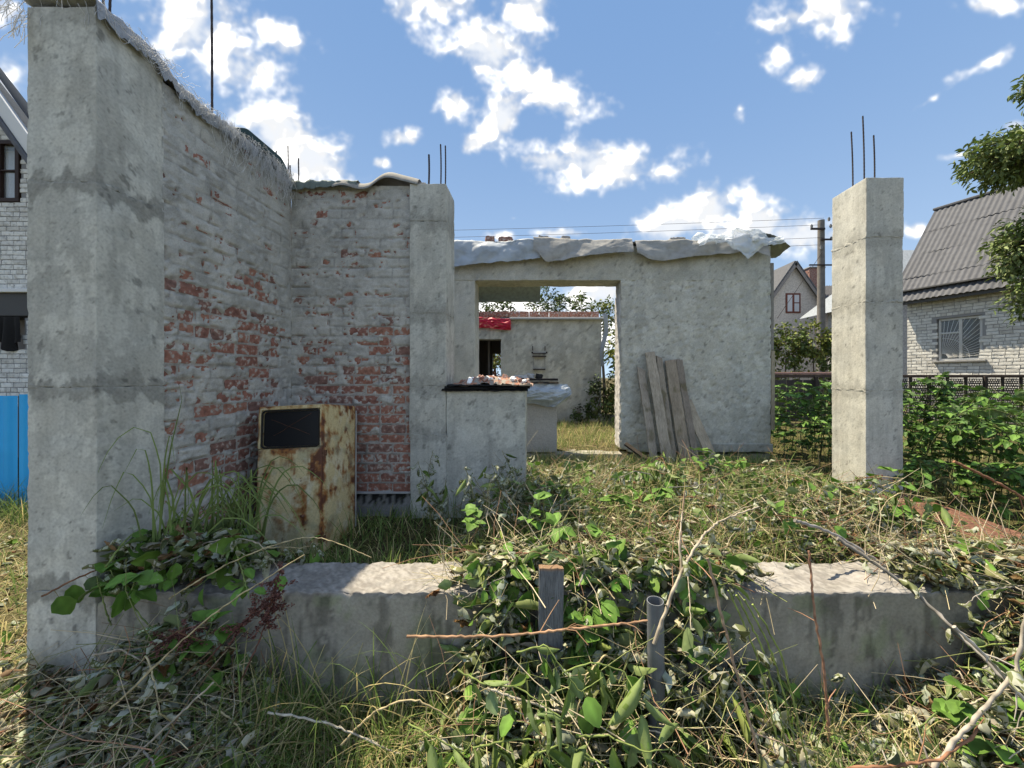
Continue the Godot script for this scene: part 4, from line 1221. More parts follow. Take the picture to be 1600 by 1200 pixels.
func build_neighbours() -> void:
	var wb := []; var wh := []
	for k in 4:
		wb.append(brick_mesh(0.25, 200 + k)); wh.append(brick_mesh(0.12, 210 + k))
	var wm := [M.white_brick0, M.white_brick0, M.white_brick1, M.white_brick2]
	# ---- white brick house beside the blue fence
	var lh := thing("brick_house", "white brick house with a dark window behind the tallest pillar and blue fence", "house", Vector3(-11.0, 0.2, -8.0))
	var lt := Transform3D(Basis(), Vector3(-11.9, 0, -8.0) - lh.position)
	lay_bricks(lh, lt, 2.0, 3.76, 7.35, wb, wh, func(u: float, y: float) -> bool:
		if y > 5.55 and y < 6.85 and u < 1.06: return false
		return u > 0.35 and u < 1.5 and y < 7.9 - (u - 0.55) * 1.4, wm)
	lay_bricks(lh, lt, 2.0, 1.3, 3.14, wb, wh, func(u: float, y: float) -> bool: return u > 0.35 and u < 1.5 and (y < 2.45 or u > 1.13), wm)
	var slope := func(u: float, y: float) -> bool: return y < 7.9 - (u - 0.55) * 1.4 and y < 10.3 + (u + 1.5) * 1.4
	far_bricks(lh, lt, -4.0, 0.35, 3.76, 10.2, func(u: float, y: float) -> bool: return slope.call(u, y) and not (y > 5.55 and y < 6.85 and u > -0.45))
	far_bricks(lh, lt, -4.0, 0.35, 1.3, 2.40, func(_u, _y): return true)
	for q in [[Vector3(-5.0, 3.5, -2.1), Vector3(0.9, 7.0, -2.0)], [Vector3(-5.0, 6.9, -2.0), Vector3(0.5, 7.0, -0.32)], [Vector3(0.8, 3.5, -2.0), Vector3(0.9, 6.2, -0.32)], [Vector3(-5.0, 3.55, -2.0), Vector3(0.79, 3.65, -0.62)]]:
		block(lh, "room_wall", q[0], q[1], M.dark_room)
	block(lh, "wall", Vector3(-5.0, 0.0, -4.0), Vector3(0.9, 3.0, -0.62), M.mortar, grey(0.30))
	block(lh, "joint_bed", Vector3(0.23, 0.0, -0.2), Vector3(0.9, 2.945, -0.014), M.mortar, grey(0.30))
	block(lh, "joint_bed", Vector3(-5.0, 0.0, -0.2), Vector3(0.229, 2.25, -0.014), M.mortar, grey(0.30))
	var up := MB.new()
	up.col = grey(0.30)
	for q in [[Vector3(-5.0, 3.55, 0), Vector3(0.9, 3.55, 0), Vector3(0.9, 5.35, 0), Vector3(-5.0, 5.35, 0)], [Vector3(0.16, 5.35, 0), Vector3(0.9, 5.35, 0), Vector3(0.9, 6.3, 0), Vector3(0.16, 7.3, 0)], [Vector3(-5.0, 6.65, 0), Vector3(0.159, 6.65, 0), Vector3(0.159, 7.3, 0), Vector3(-2.4, 10.6, 0)]]:
		var f: Array[Vector3] = []
		for e in q: f.append(e + Vector3(0, 0, -0.014))
		up.quad(f[0], f[1], f[2], f[3])
		up.quad(f[3] + Vector3(0, 0, -0.3), f[2] + Vector3(0, 0, -0.3), f[1] + Vector3(0, 0, -0.3), f[0] + Vector3(0, 0, -0.3))
	obj("joint_bed", up, M.mortar, lh)
	block(lh, "ledge", Vector3(-4.0, 3.46, -0.3), Vector3(0.92, 3.54, 0.10), M.paint_white, Color.WHITE, 0.01)
	block(lh, "beam", Vector3(-4.0, 2.98, -0.5), Vector3(0.91, 3.455, 0.03), M.concrete, grey(0.10), 0.01)
	block(lh, "dark_recess", Vector3(-4.0, 2.0, -0.615), Vector3(0.4, 2.975, -0.5), M.dark_room)
	var win := block(lh, "window_frame", Vector3(-1.2, 5.36, -0.08), Vector3(0.145, 5.44, 0.02), M.paint_dark, Color.WHITE, 0.005)
	for q in [[-1.29, 5.36, -1.205, 6.64], [-1.2, 6.56, 0.145, 6.64], [0.06, 5.44, 0.145, 6.56], [-0.28, 5.44, -0.24, 6.56]]:
		block(win, "frame_bar", Vector3(q[0], q[1], -0.08), Vector3(q[2], q[3], 0.02), M.paint_dark, Color.WHITE, 0.005)
	block(win, "frame_bar", Vector3(-1.2, 6.0, -0.07), Vector3(0.06, 6.03, 0.01), M.paint_dark, Color.WHITE, 0.004)
	block(win, "pane", Vector3(-1.2, 5.44, -0.05), Vector3(0.06, 6.0, -0.044), M.pane)
	block(win, "pane", Vector3(-1.2, 6.03, -0.05), Vector3(0.06, 6.56, -0.044), M.pane)
	block(win, "curtain", Vector3(-1.2, 5.44, -0.25), Vector3(0.06, 6.56, -0.23), M.curtain)
	# gable roof: barge board and slates
	var e0 := Vector3(1.6, 5.0, 0.0); var e1 := Vector3(-2.4, 10.65, 0.0)
	var sl := (e1 - e0).normalized()
	var bt := Transform3D(Basis(sl, Vector3(0, 0, 1).cross(sl), Vector3(0, 0, 1)), e0)
	var rf := block(lh, "roof", Vector3(-0.3, 0.04, -0.35), Vector3(7.0, 0.12, 0.38), M.slate, Color.WHITE, 0.01, bt)
	block(rf, "barge_board", Vector3(-0.3, -0.20, 0.28), Vector3(7.0, 0.035, 0.33), M.paint_white, Color.WHITE, 0.008, bt)
	block(rf, "soffit", Vector3(-0.3, -0.02, -0.2), Vector3(7.0, 0.03, 0.279), M.plain, Color(0.45, 0.50, 0.56), 0.0, bt)
	# ---- dark cloth on its line
	tag(draped("hanging_cloth", M.black_felt, null, 24, 24, func(u: float, v: float) -> Vector3:
		var x := lerpf(-11.5, -10.76, u)
		return Vector3(x + 0.05 * v * sin(u * 9.0), 3.16 - v * (0.62 + 0.10 * sin(u * 11.0)), -7.93 + 0.05 * sin(u * 22.0) * (0.3 + v))), "dark patterned cloth hung under the beam of the white brick house", "cloth")
	# ---- blue sheet fence
	var bf := thing("blue_fence", "bright blue sheet metal fence beside the tallest pillar", "fence", Vector3(-7.2, 0.1, -5.3))
	for k in 3:
		var p := PackedVector3Array()
		for j in 2:
			for i in 61:
				var u := i / 60.0
				p.append(Vector3(-0.9 - 1.02 * k + u * 1.0 + 0.9, 1.62 * j - 0.05 - 0.02 * k * j, 0.012 * clampf(sin(u * TAU * 5.0) * 3.0, -1.0, 1.0)))
		var mb := MB.new()
		mb.sheet(p, PackedColorArray(), 61, 2)
		obj("sheet_panel", mb, M.blue_sheet, bf)
		block(bf, "post", Vector3(0.98 - 1.02 * k, -0.3, -0.07), Vector3(1.03 - 1.02 * k, 1.55, -0.02), M.steel)

	# ---- white brick house with the corrugated roof
	var F := Vector3(12.4, 0.3, -13.0)
	var rh := thing("corrugated_roof_house", "white brick house with a grey corrugated roof behind the free-standing pillar", "house", F)
	var al := Vector3(0.38, 0, 0.925).normalized()
	var nr := Vector3(-0.925, 0, 0.38).normalized()
	var rt := Transform3D(Basis(al, Vector3.UP, nr), Vector3.ZERO)
	lay_bricks(rh, rt.translated_local(Vector3(0, -0.3, 0)), 2.75, 1.55, 4.78, wb, wh, func(u: float, y: float) -> bool:
		return not (u > 0.70 and u < 1.80 and y > 2.40 and y < 3.80), wm)
	far_bricks(rh, rt.translated_local(Vector3(0, -0.3, 0)), 2.76, 8.0, 1.55, 4.78, func(_u, _y): return true)
	for q in [[0.005, 0.0, 0.74, 4.5], [0.741, 0.0, 1.76, 2.13], [0.741, 3.47, 1.76, 4.5], [1.761, 0.0, 8.0, 4.5]]:
		block(rh, "joint_bed", Vector3(q[0], q[1], -0.3), Vector3(q[2], q[3], -0.013), M.mortar, grey(0.33), 0.0, rt)
	block(rh, "end_wall", Vector3(0.0, 0.0, -5.6), Vector3(0.3, 4.5, -0.301), M.mortar, grey(0.45), 0.0, rt)
	for q in [[Vector3(0.31, 0.0, -2.6), Vector3(4.0, 4.4, -2.5)], [Vector3(0.31, 0.0, -2.49), Vector3(0.36, 4.4, -0.305)], [Vector3(3.95, 0.0, -2.49), Vector3(4.0, 4.4, -0.305)], [Vector3(0.31, 4.41, -2.6), Vector3(4.0, 4.46, -0.305)], [Vector3(0.31, 0.5, -2.49), Vector3(3.94, 0.55, -0.305)]]:
		block(rh, "room_wall", q[0], q[1], M.dark_room, Color.WHITE, 0.0, rt)
	block(rh, "window_sill", Vector3(0.68, 2.08, -0.12), Vector3(1.86, 2.128, 0.09), M.concrete, grey(0.3), 0.006, rt)
	var rwn := block(rh, "window_frame", Vector3(0.76, 2.135, -0.16), Vector3(0.82, 3.465, -0.09), M.paint_white, Color.WHITE, 0.006, rt)
	for q in [[1.68, 2.135, 1.75, 3.465], [0.82, 2.135, 1.68, 2.20], [0.82, 3.40, 1.68, 3.465], [1.23, 2.20, 1.30, 3.40], [0.82, 2.98, 1.23, 3.03]]:
		block(rwn, "frame_bar", Vector3(q[0], q[1], -0.16), Vector3(q[2], q[3], -0.09), M.paint_white, Color.WHITE, 0.006, rt)
	for q in [[0.82, 2.20, 1.23, 2.98], [0.82, 3.03, 1.23, 3.40], [1.30, 2.20, 1.68, 3.40]]:
		block(rwn, "pane", Vector3(q[0], q[1], -0.13), Vector3(q[2], q[3], -0.124), M.pane, Color.WHITE, 0.0, rt)
	# fan-shaped grille
	var hub := Vector3(0.86, 2.22, -0.05)
	for k in 17:
		var a := deg_to_rad(4.0 + k * 5.2)
		var dir := Vector3(cos(a), sin(a), 0)
		var far := minf(0.86 / maxf(cos(a), 0.01), 1.22 / maxf(sin(a), 0.01))
		var gm := MB.new()
		gm.tube(PackedVector3Array([rt * (hub + dir * 0.14), rt * (hub + dir * far)]), PackedFloat32Array([0.006, 0.006]), 5)
		obj("grille_ray", gm, M.paint_white, rwn)
	for rad in [0.14, 0.62]:
		var pts := PackedVector3Array(); var rd := PackedFloat32Array()
		for k in 19:
			var a := deg_to_rad(k * 5.0)
			pts.append(rt * (hub + Vector3(cos(a) * rad, sin(a) * rad, 0.0))); rd.append(0.007)
		var gm2 := MB.new(); gm2.tube(pts, rd, 5)
		obj("grille_arc", gm2, M.paint_white, rwn)
	# roof
	var upv := (-nr * 3.10 + Vector3(0, 3.75, 0))
	var eave := al * -0.35 + nr * 0.42 + Vector3(0, 4.12, 0)
	var rlen := upv.length()
	var rfm := corrugated(eave, al, upv.normalized(), 9.0, rlen, 0.15, 0.019)
	var roof := obj("roof", rfm, M.slate, rh)
	var ridge := eave + upv
	var rb := Transform3D(Basis(al, Vector3.UP, nr), ridge)
	block(roof, "ridge_cap", Vector3(-0.05, -0.04, -0.12), Vector3(9.0, 0.05, 0.10), M.slate, grey(1.5), 0.02, rb)
	block(roof, "far_slope", Vector3(0, -0.02, 0), Vector3(9.0, 0.0, 4.8), M.slate, Color.WHITE, 0.0, Transform3D(Basis(al, (nr * 3.75 + Vector3(0, 3.1, 0)).normalized() * -1.0, (-nr * 3.10 - Vector3(0, 3.75, 0)).normalized()), ridge))
	var gb := MB.new()
	gb.col = grey(0.4)
	var g0 := nr * -0.02 + Vector3(0, 4.5, 0); var g1 := nr * -5.6 + Vector3(0, 4.5, 0); var g2 := nr * -2.7 + Vector3(0, 7.7, 0)
	gb.tri(g0 + al * 0.1, g2 + al * 0.1, g1 + al * 0.1); gb.tri(g0 + al * 0.2, g1 + al * 0.2, g2 + al * 0.2)
	obj("gable_wall", gb, M.mortar, rh)
	block(rh, "eave_board", Vector3(-0.3, 4.02, 0.30), Vector3(9.0, 4.14, 0.35), M.plain, grey(0.10), 0.006, rt)
	block(rh, "soffit", Vector3(-0.3, 4.48, -0.01), Vector3(9.0, 4.52, 0.30), M.plain, grey(0.12), 0.0, rt)

	# ---- gable house with one small window, far off
	var gx := 18.4; var gz := -28.0
	var gh2 := thing("gable_house", "pinkish grey house gable with one small window beyond the hedge", "house", Vector3(gx, 0.3, gz))
	var gw := MB.new()
	gw.col = Color(0.66, 0.61, 0.55)
	gw.quad(Vector3(-2.6, 0, 0), Vector3(2.6, 0, 0), Vector3(2.6, 6.2, 0), Vector3(-2.6, 6.2, 0))
	gw.tri(Vector3(-2.6, 6.2, 0), Vector3(2.6, 6.2, 0), Vector3(0, 9.85, 0))
	gw.quad(Vector3(-2.6, 0, -8), Vector3(-2.6, 0, 0), Vector3(-2.6, 6.2, 0), Vector3(-2.6, 6.2, -8))
	gw.quad(Vector3(2.6, 0, 0), Vector3(2.6, 0, -8), Vector3(2.6, 6.2, -8), Vector3(2.6, 6.2, 0))
	obj("wall", gw, M.stucco, gh2)
	for s in [-1.0, 1.0]:
		var a2 := Vector3(3.0 * s, 5.7, 0.35); var b2 := Vector3(0, 9.98, 0.35)
		var dr := (b2 - a2).normalized()
		var t2 := Transform3D(Basis(dr, Vector3(0, 0, 1).cross(dr), Vector3(0, 0, 1)), a2)
		var g3 := block(gh2, "roof", Vector3(0, 0.0 if s < 0 else -0.1, -8.6), Vector3(a2.distance_to(b2), 0.1 if s < 0 else 0.0, 0.0), M.slate, grey(0.9), 0.01, t2)
		block(g3, "barge_board", Vector3(0, -0.22 if s < 0 else 0.02, -0.05), Vector3(a2.distance_to(b2), -0.02 if s < 0 else 0.22, 0.0), M.plain, Color(0.24, 0.22, 0.21), 0.01, t2)
	var gwn := block(gh2, "window_frame", Vector3(-0.56, 6.3, 0.0), Vector3(0.52, 7.75, 0.05), M.plain, Color(0.16, 0.06, 0.045), 0.01)
	for q in [[-0.44, 6.42, -0.10, 7.62], [0.06, 6.42, 0.40, 7.0], [0.06, 7.08, 0.40, 7.62]]:
		block(gwn, "pane", Vector3(q[0], q[1], 0.05), Vector3(q[2], q[3], 0.06), M.curtain)
	# ---- house with the red chimney
	var ch := thing("chimney_house", "dark slate roof with a red brick chimney right behind the utility pole", "house", Vector3(22.6, 0.3, -30.0))
	block(ch, "wall", Vector3(-1.0, 0, -6), Vector3(6, 6.0, 0), M.stucco, grey(0.35))
	obj("roof", corrugated(Vector3(-1.4, 6.0, 0.5), Vector3(1, 0, 0), Vector3(0, 0.75, -0.66), 8.0, 4.5, 0.2, 0.04), M.slate, ch)
	var cs := block(ch, "chimney", Vector3(-0.75, 7.0, -2.0), Vector3(0.45, 10.5, -1.2), M.brick1, Color.WHITE, 0.02)
	block(cs, "chimney_cap", Vector3(-0.82, 10.51, -2.07), Vector3(0.52, 10.62, -1.13), M.concrete, grey(0.3), 0.02)
	# ---- pale roof behind the corrugated one
	var pr := thing("pale_roof_house", "pale grey metal roof just showing beside the corrugated roof", "house", Vector3(19.3, 0.3, -20.0))
	block(pr, "wall", Vector3(-0.6, 0, -5), Vector3(6, 5.8, 0), M.stucco, grey(0.4))
	var pm := MB.new(); pm.col = Color(0.34, 0.38, 0.42)
	pm.quad(Vector3(-1.2, 5.7, 0.4), Vector3(7, 5.7, 0.4), Vector3(7, 9.3, -3.2), Vector3(1.9, 9.3, -3.2))
	pm.quad(Vector3(-1.2, 5.7, 0.4), Vector3(1.9, 9.3, -3.2), Vector3(1.9, 9.3, -3.3), Vector3(-1.2, 5.7, -7.0))
	obj("roof", pm, M.stucco, pr)

	# ---- utility pole and wires
	var po := thing("utility_pole", "grey concrete utility pole with wires beside the gable house", "pole", Vector3(9.49, 0.3, -13.0))
	var pmb := MB.new(); pmb.col = Color(0.24, 0.225, 0.21)
	pmb.tube(PackedVector3Array([Vector3(0, 0, 0), Vector3(0, 3.5, 0), Vector3(0, 6.92, 0)]), PackedFloat32Array([0.14, 0.125, 0.105]), 10)
	obj("post", pmb, M.stucco, po)
	for q in [[-0.45, 6.55, 0.02, 0.06], [-0.12, 6.2, 0.28, 0.05], [-0.5, 5.35, 0.30, 0.04]]:
		block(po, "cross_arm", Vector3(q[0], q[1], 0.12), Vector3(q[2], q[1] + q[3], 0.17), M.steel)
	for q in [[0.22, 6.62], [0.24, 6.2], [-0.42, 6.61], [0.16, 6.85], [-0.1, 5.9]]:
		var im := MB.new(); im.col = grey(0.25)
		im.tube(PackedVector3Array([Vector3(q[0], q[1], 0.14), Vector3(q[0], q[1] + 0.06, 0.14), Vector3(q[0], q[1] + 0.12, 0.14)]), PackedFloat32Array([0.03, 0.045, 0.02]), 8)
		obj("insulator", im, M.plain, po)
	var wi := [[6.95, 7.2, "uppermost"], [6.72, 6.9, "second highest"], [6.3, 6.45, "third highest"], [6.05, 6.2, "lowest"]]
	for k in 4:
		var wmB := MB.new()
		var pts := PackedVector3Array(); var rd := PackedFloat32Array()
		for i in 25:
			var t := i / 24.0
			pts.append(Vector3(lerpf(9.49 - 0.2 * (k % 2), -26.0, t), 0.3 + lerpf(wi[k][0], wi[k][1], t) - 0.9 * t * (1.0 - t), lerpf(-12.88, -15.0, t))); rd.append(0.0065)
		wmB.tube(pts, rd, 4, false)
		tag(obj("power_wire", wmB, M.steel), wi[k][2] + " of the power wires running from the utility pole over the rear wall", "wire", "power wires")
	var stay := MB.new()
	stay.tube(PackedVector3Array([Vector3(9.45, 6.1, -12.9), Vector3(8.0, 3.9, -13.0)]), PackedFloat32Array([0.009, 0.009]), 4, false)
	tag(obj("service_cable", stay, M.steel), "slanting service cable from the utility pole down to the gable house", "cable")

	# ---- garden fence on the right
	var fz := -9.6
	var gf := thing("garden_fence", "dark garden fence with perforated metal strips before the white brick house", "fence", Vector3(8.5, 0.4, fz))
	block(gf, "top_rail", Vector3(-4.5, 1.50, -0.04), Vector3(7.0, 1.57, 0.04), M.plain, Color(0.075, 0.055, 0.05), 0.008)
	block(gf, "rail", Vector3(-4.5, 0.30, -0.03), Vector3(7.0, 0.36, 0.03), M.plain, Color(0.06, 0.05, 0.045), 0.006)
	for k in 9:
		block(gf, "post", Vector3(-4.5 + k * 1.4, -0.2, 0.041), Vector3(-4.43 + k * 1.4, 1.54, 0.10), M.plain, Color(0.05, 0.04, 0.038), 0.006)
	for k in 7:
		block(gf, "board", Vector3(-4.45 + k * 0.42, 0.40, -0.02), Vector3(-4.05 + k * 0.42, 1.44, 0.0), M.plain, Color(0.055, 0.05, 0.05) * rng.randf_range(0.7, 1.3), 0.004)
	block(gf, "cover_strip", Vector3(-4.5, 1.575, -0.05), Vector3(-0.7, 1.635, 0.05), M.plain, Color(0.33, 0.20, 0.18), 0.008)
	for k in 13: # perforated strips
		var x0 := 0.32 + k * 0.46
		var mb := MB.new(); mb.col = Color(0.05, 0.045, 0.042)
		var cell := 0.060
		for j in 17:
			for i in 6:
				var cx := x0 + (i + 0.5 + (0.5 if j % 2 else 0.0)) * cell; var cy := 0.45 + (j + 0.5) * cell
				var hx := cell / 2; var r := 0.021
				for e in 6:
					var a0 := e * PI / 3; var a1 := (e + 1) * PI / 3
					var q := func(a: float, rad: float) -> Vector3: return Vector3(cx + cos(a) * rad, cy + sin(a) * rad, 0.0)
					var o0 := Vector3(cx + clampf(cos(a0) * 9.0, -hx, hx), cy + clampf(sin(a0) * 9.0, -hx, hx), 0) if e % 3 != 0 else Vector3(cx + cos(a0) * hx, cy, 0)
					var o1 := Vector3(cx + clampf(cos(a1) * 9.0, -hx, hx), cy + clampf(sin(a1) * 9.0, -hx, hx), 0) if (e + 1) % 3 != 0 else Vector3(cx + cos(a1) * hx, cy, 0)
					mb.quad(q.call(a0, r), o0, o1, q.call(a1, r))
		obj("perforated_strip", mb, M.plain, gf)
		block(gf, "upright", Vector3(x0 + 0.395, 0.36, -0.02), Vector3(x0 + 0.455, 1.5, 0.02), M.plain, Color(0.04, 0.036, 0.034), 0.004)

# ---------------------------------------------------------------- plants
# a leaf along +x, face up +y: two skins (upper and under side); fold along the rib, roll of the edges, bend along its length
func leaf_mesh(len: float, wid: float, fold: float, roll: float, bend: float, top: Color, under: Color, sd: int, serr := 0.0, belly := 0.8) -> ArrayMesh:
	var g := RandomNumberGenerator.new(); g.seed = sd
	var mb := MB.new()
	var st := 7
	var across := 5
	var crumple := roll * 0.008
	var p := PackedVector3Array(); var c := PackedColorArray(); var c2 := PackedColorArray()
	var pos := Vector3.ZERO
	var ang := 0.0
	var twist := g.randf_range(-0.5, 0.5) * absf(bend)
	for i in st:
		var t := i / float(st - 1)
		var w := wid / 2 * pow(sin(PI * pow(clampf(t, 0.02, 0.985), belly)), 0.85)
		if serr > 0.0: w *= 1.0 + serr * (1.0 if i % 2 else -1.0)
		var dir := Vector3(cos(ang), sin(ang), 0)
		var up := Vector3(-sin(ang), cos(ang), 0)
		var side := Vector3(0, 0, 1).rotated(dir, twist * t)
		for k in across:
			var s := (k / float(across - 1) - 0.5) * 2.0
			var a := absf(s)
			var th := fold + roll * a
			var off := side * (s * w * cos(th * a)) + up * (a * w * sin(th))
			p.append(pos + off + Vector3(g.randf_range(-1, 1), g.randf_range(-1, 1), g.randf_range(-1, 1)) * crumple)
			var v := g.randf_range(0.85, 1.15) * (1.18 if k == 2 else 1.0)
			c.append(Color(top.r * v, top.g * v, top.b * v)); c2.append(Color(under.r * v, under.g * v, under.b * v))
		pos += dir * len / (st - 1)
		ang += bend / (st - 1)
	mb.sheet(p, c, across, st)
	# sheet front is u cross v = z cross x = +y here
	var q := PackedVector3Array(); var cq := PackedColorArray()
	for i in st:
		for k in across:
			var at := i * across + (across - 1 - k)
			q.append(p[at] - mb.n[at] * 0.0008); cq.append(c2[at])
	mb.sheet(q, cq, across, st)
	return mb.mesh()

func blade_mesh(len: float, wid: float, bend: float, sd: int) -> ArrayMesh: # grass blade up +y, bending to +x
	var mb := MB.new()
	var p := PackedVector3Array()
	var pos := Vector3.ZERO
	var ang := 0.08 * (sd % 3)
	var st := 7
	for i in st:
		var t := i / float(st - 1)
		var w := wid / 2 * (1.0 - pow(t, 2.2)) + 0.0002
		p.append(pos + Vector3(0, 0, -w)); p.append(pos + Vector3(-w * 0.4 * cos(ang), w * 0.4 * sin(ang), 0)); p.append(pos + Vector3(0, 0, w))
		pos += Vector3(sin(ang), cos(ang), 0) * len / (st - 1)
		ang += bend * (0.4 + t * 1.2) / (st - 1)
	mb.sheet(p, PackedColorArray(), 3, st)
	return mb.mesh()

func stick_mesh(len: float, r: float, kink: float, sd: int) -> ArrayMesh:
	var g := RandomNumberGenerator.new(); g.seed = sd
	var mb := MB.new()
	var pts := PackedVector3Array(); var rd := PackedFloat32Array()
	var p := Vector3(0, -len / 2, 0)
	var d := Vector3(0, 1, 0)
	for i in 6:
		pts.append(p); rd.append(r * (1.0 - 0.10 * i))
		p += d.normalized() * len / 5.0
		d += Vector3(g.randf_range(-kink, kink), 0, g.randf_range(-kink, kink))
	mb.tube(pts, rd, 4)
	return mb.mesh()

func many(called: String, mesh: Mesh, m: Material, xf: Array, cols: Array, parent: Node = null) -> MultiMeshInstance3D:
	var mm := MultiMesh.new()
	mm.transform_format = MultiMesh.TRANSFORM_3D
	mm.use_colors = true
	mm.mesh = mesh
	mm.instance_count = xf.size()
	for k in xf.size():
		mm.set_instance_transform(k, xf[k])
		mm.set_instance_color(k, cols[k])
	var o := MultiMeshInstance3D.new()
	o.multimesh = mm
	o.material_override = m
	if parent == null:
		o.name = numbered(called)
		add_child(o)
	else:
		o.name = called
		parent.add_child(o, true)
	return o

func surf(x: float, d: float) -> float: # what litter lies on
	if d > 2.19 and d < 2.57 and x > -2.55 and x < 3.9: return 0.675
	return gh(x, d)

func heap(x: float, d: float) -> float: # depth of the cut brambles
	var h := 0.0
	h = maxf(h, 0.58 * exp(-pow((x + 2.0) / 0.36, 2.0) - pow((d - 2.0) / 0.4, 2.0)))
	h = maxf(h, 0.24 * smoothstep(-1.7, -2.1, x) * smoothstep(-4.2, -3.2, x) * smoothstep(1.2, 1.6, d) * smoothstep(2.4, 2.0, d))
	h = maxf(h, 0.30 * exp(-pow((x + 1.9) / 0.6, 2.0) - pow((d - 1.75) / 0.35, 2.0)))
	h = maxf(h, 0.55 * smoothstep(-0.55, -0.1, x) * smoothstep(1.35, 0.9, x) * smoothstep(1.3, 1.9, d) * smoothstep(2.75, 2.3, d) * (0.8 if d < 2.19 else 1.0))
	h = maxf(h, 0.70 * smoothstep(-0.60, -0.25, x) * smoothstep(1.25, 0.95, x) * smoothstep(1.85, 2.1, d) * smoothstep(2.2, 2.19, d) * (0.82 + 0.6 * nz.mid.get_noise_2d(x * 1.4, 5.0)))
	h = maxf(h, lerpf(0.40, 0.08, smoothstep(2.3, 2.6, d)) * smoothstep(1.6, 2.6, x) * smoothstep(3.35, 3.15, x) * smoothstep(1.2, 1.6, d) * smoothstep(3.6, 2.9, d))
	h = maxf(h, (0.33 + 0.25 * nz.mid.get_noise_2d(x * 0.7, d * 0.7)) * smoothstep(-0.9, -0.3, x) * smoothstep(3.3, 2.7, x) * smoothstep(2.5, 2.9, d) * smoothstep(5.8, 4.2, d))
	h = maxf(h, 0.80 * smoothstep(2.2, 2.65, x) * smoothstep(3.6, 3.2, x) * smoothstep(1.45, 1.8, d) * smoothstep(2.5, 2.3, d))
	h = maxf(h, 0.25 * smoothstep(-2.6, -2.4, x) * smoothstep(-1.65, -1.95, x) * smoothstep(2.15, 2.2, d) * smoothstep(2.7, 2.5, d))
	h = maxf(h, 0.10 * smoothstep(-2.5, -2.2, x) * smoothstep(3.8, 3.3, x) * smoothstep(2.5, 2.7, d) * smoothstep(6.2, 5.4, d))
	if d > 2.185 and d < 2.57: h = minf(h, 0.15 if x > -1.6 else 0.25)
	return h

var L := {}

func rb(a: float, b: float) -> float: return rng.randf_range(a, b)

func rand_basis(flat: float) -> Basis: # flat 0: any way up, 1: face up
	return Basis(Vector3.UP, rng.randf() * TAU) * Basis(Vector3(1, 0, 0), rb(-PI, PI) * (1.0 - flat)) * Basis(Vector3(0, 0, 1), rb(-1.3, 1.3) * (1.0 - flat * 0.7))

func where(x: float, d: float) -> String: # what stands nearest on the mound
	if d > 3.9: return "before the leaning planks" if x > 1.2 else "before the beige low wall"
	if x < 0.5: return "behind the wooden stake"
	if x < 1.4: return "behind the plastic pipes"
	if x < 2.4: return "behind the bare top of the foundation"
	return "beside the rusty steel channel"

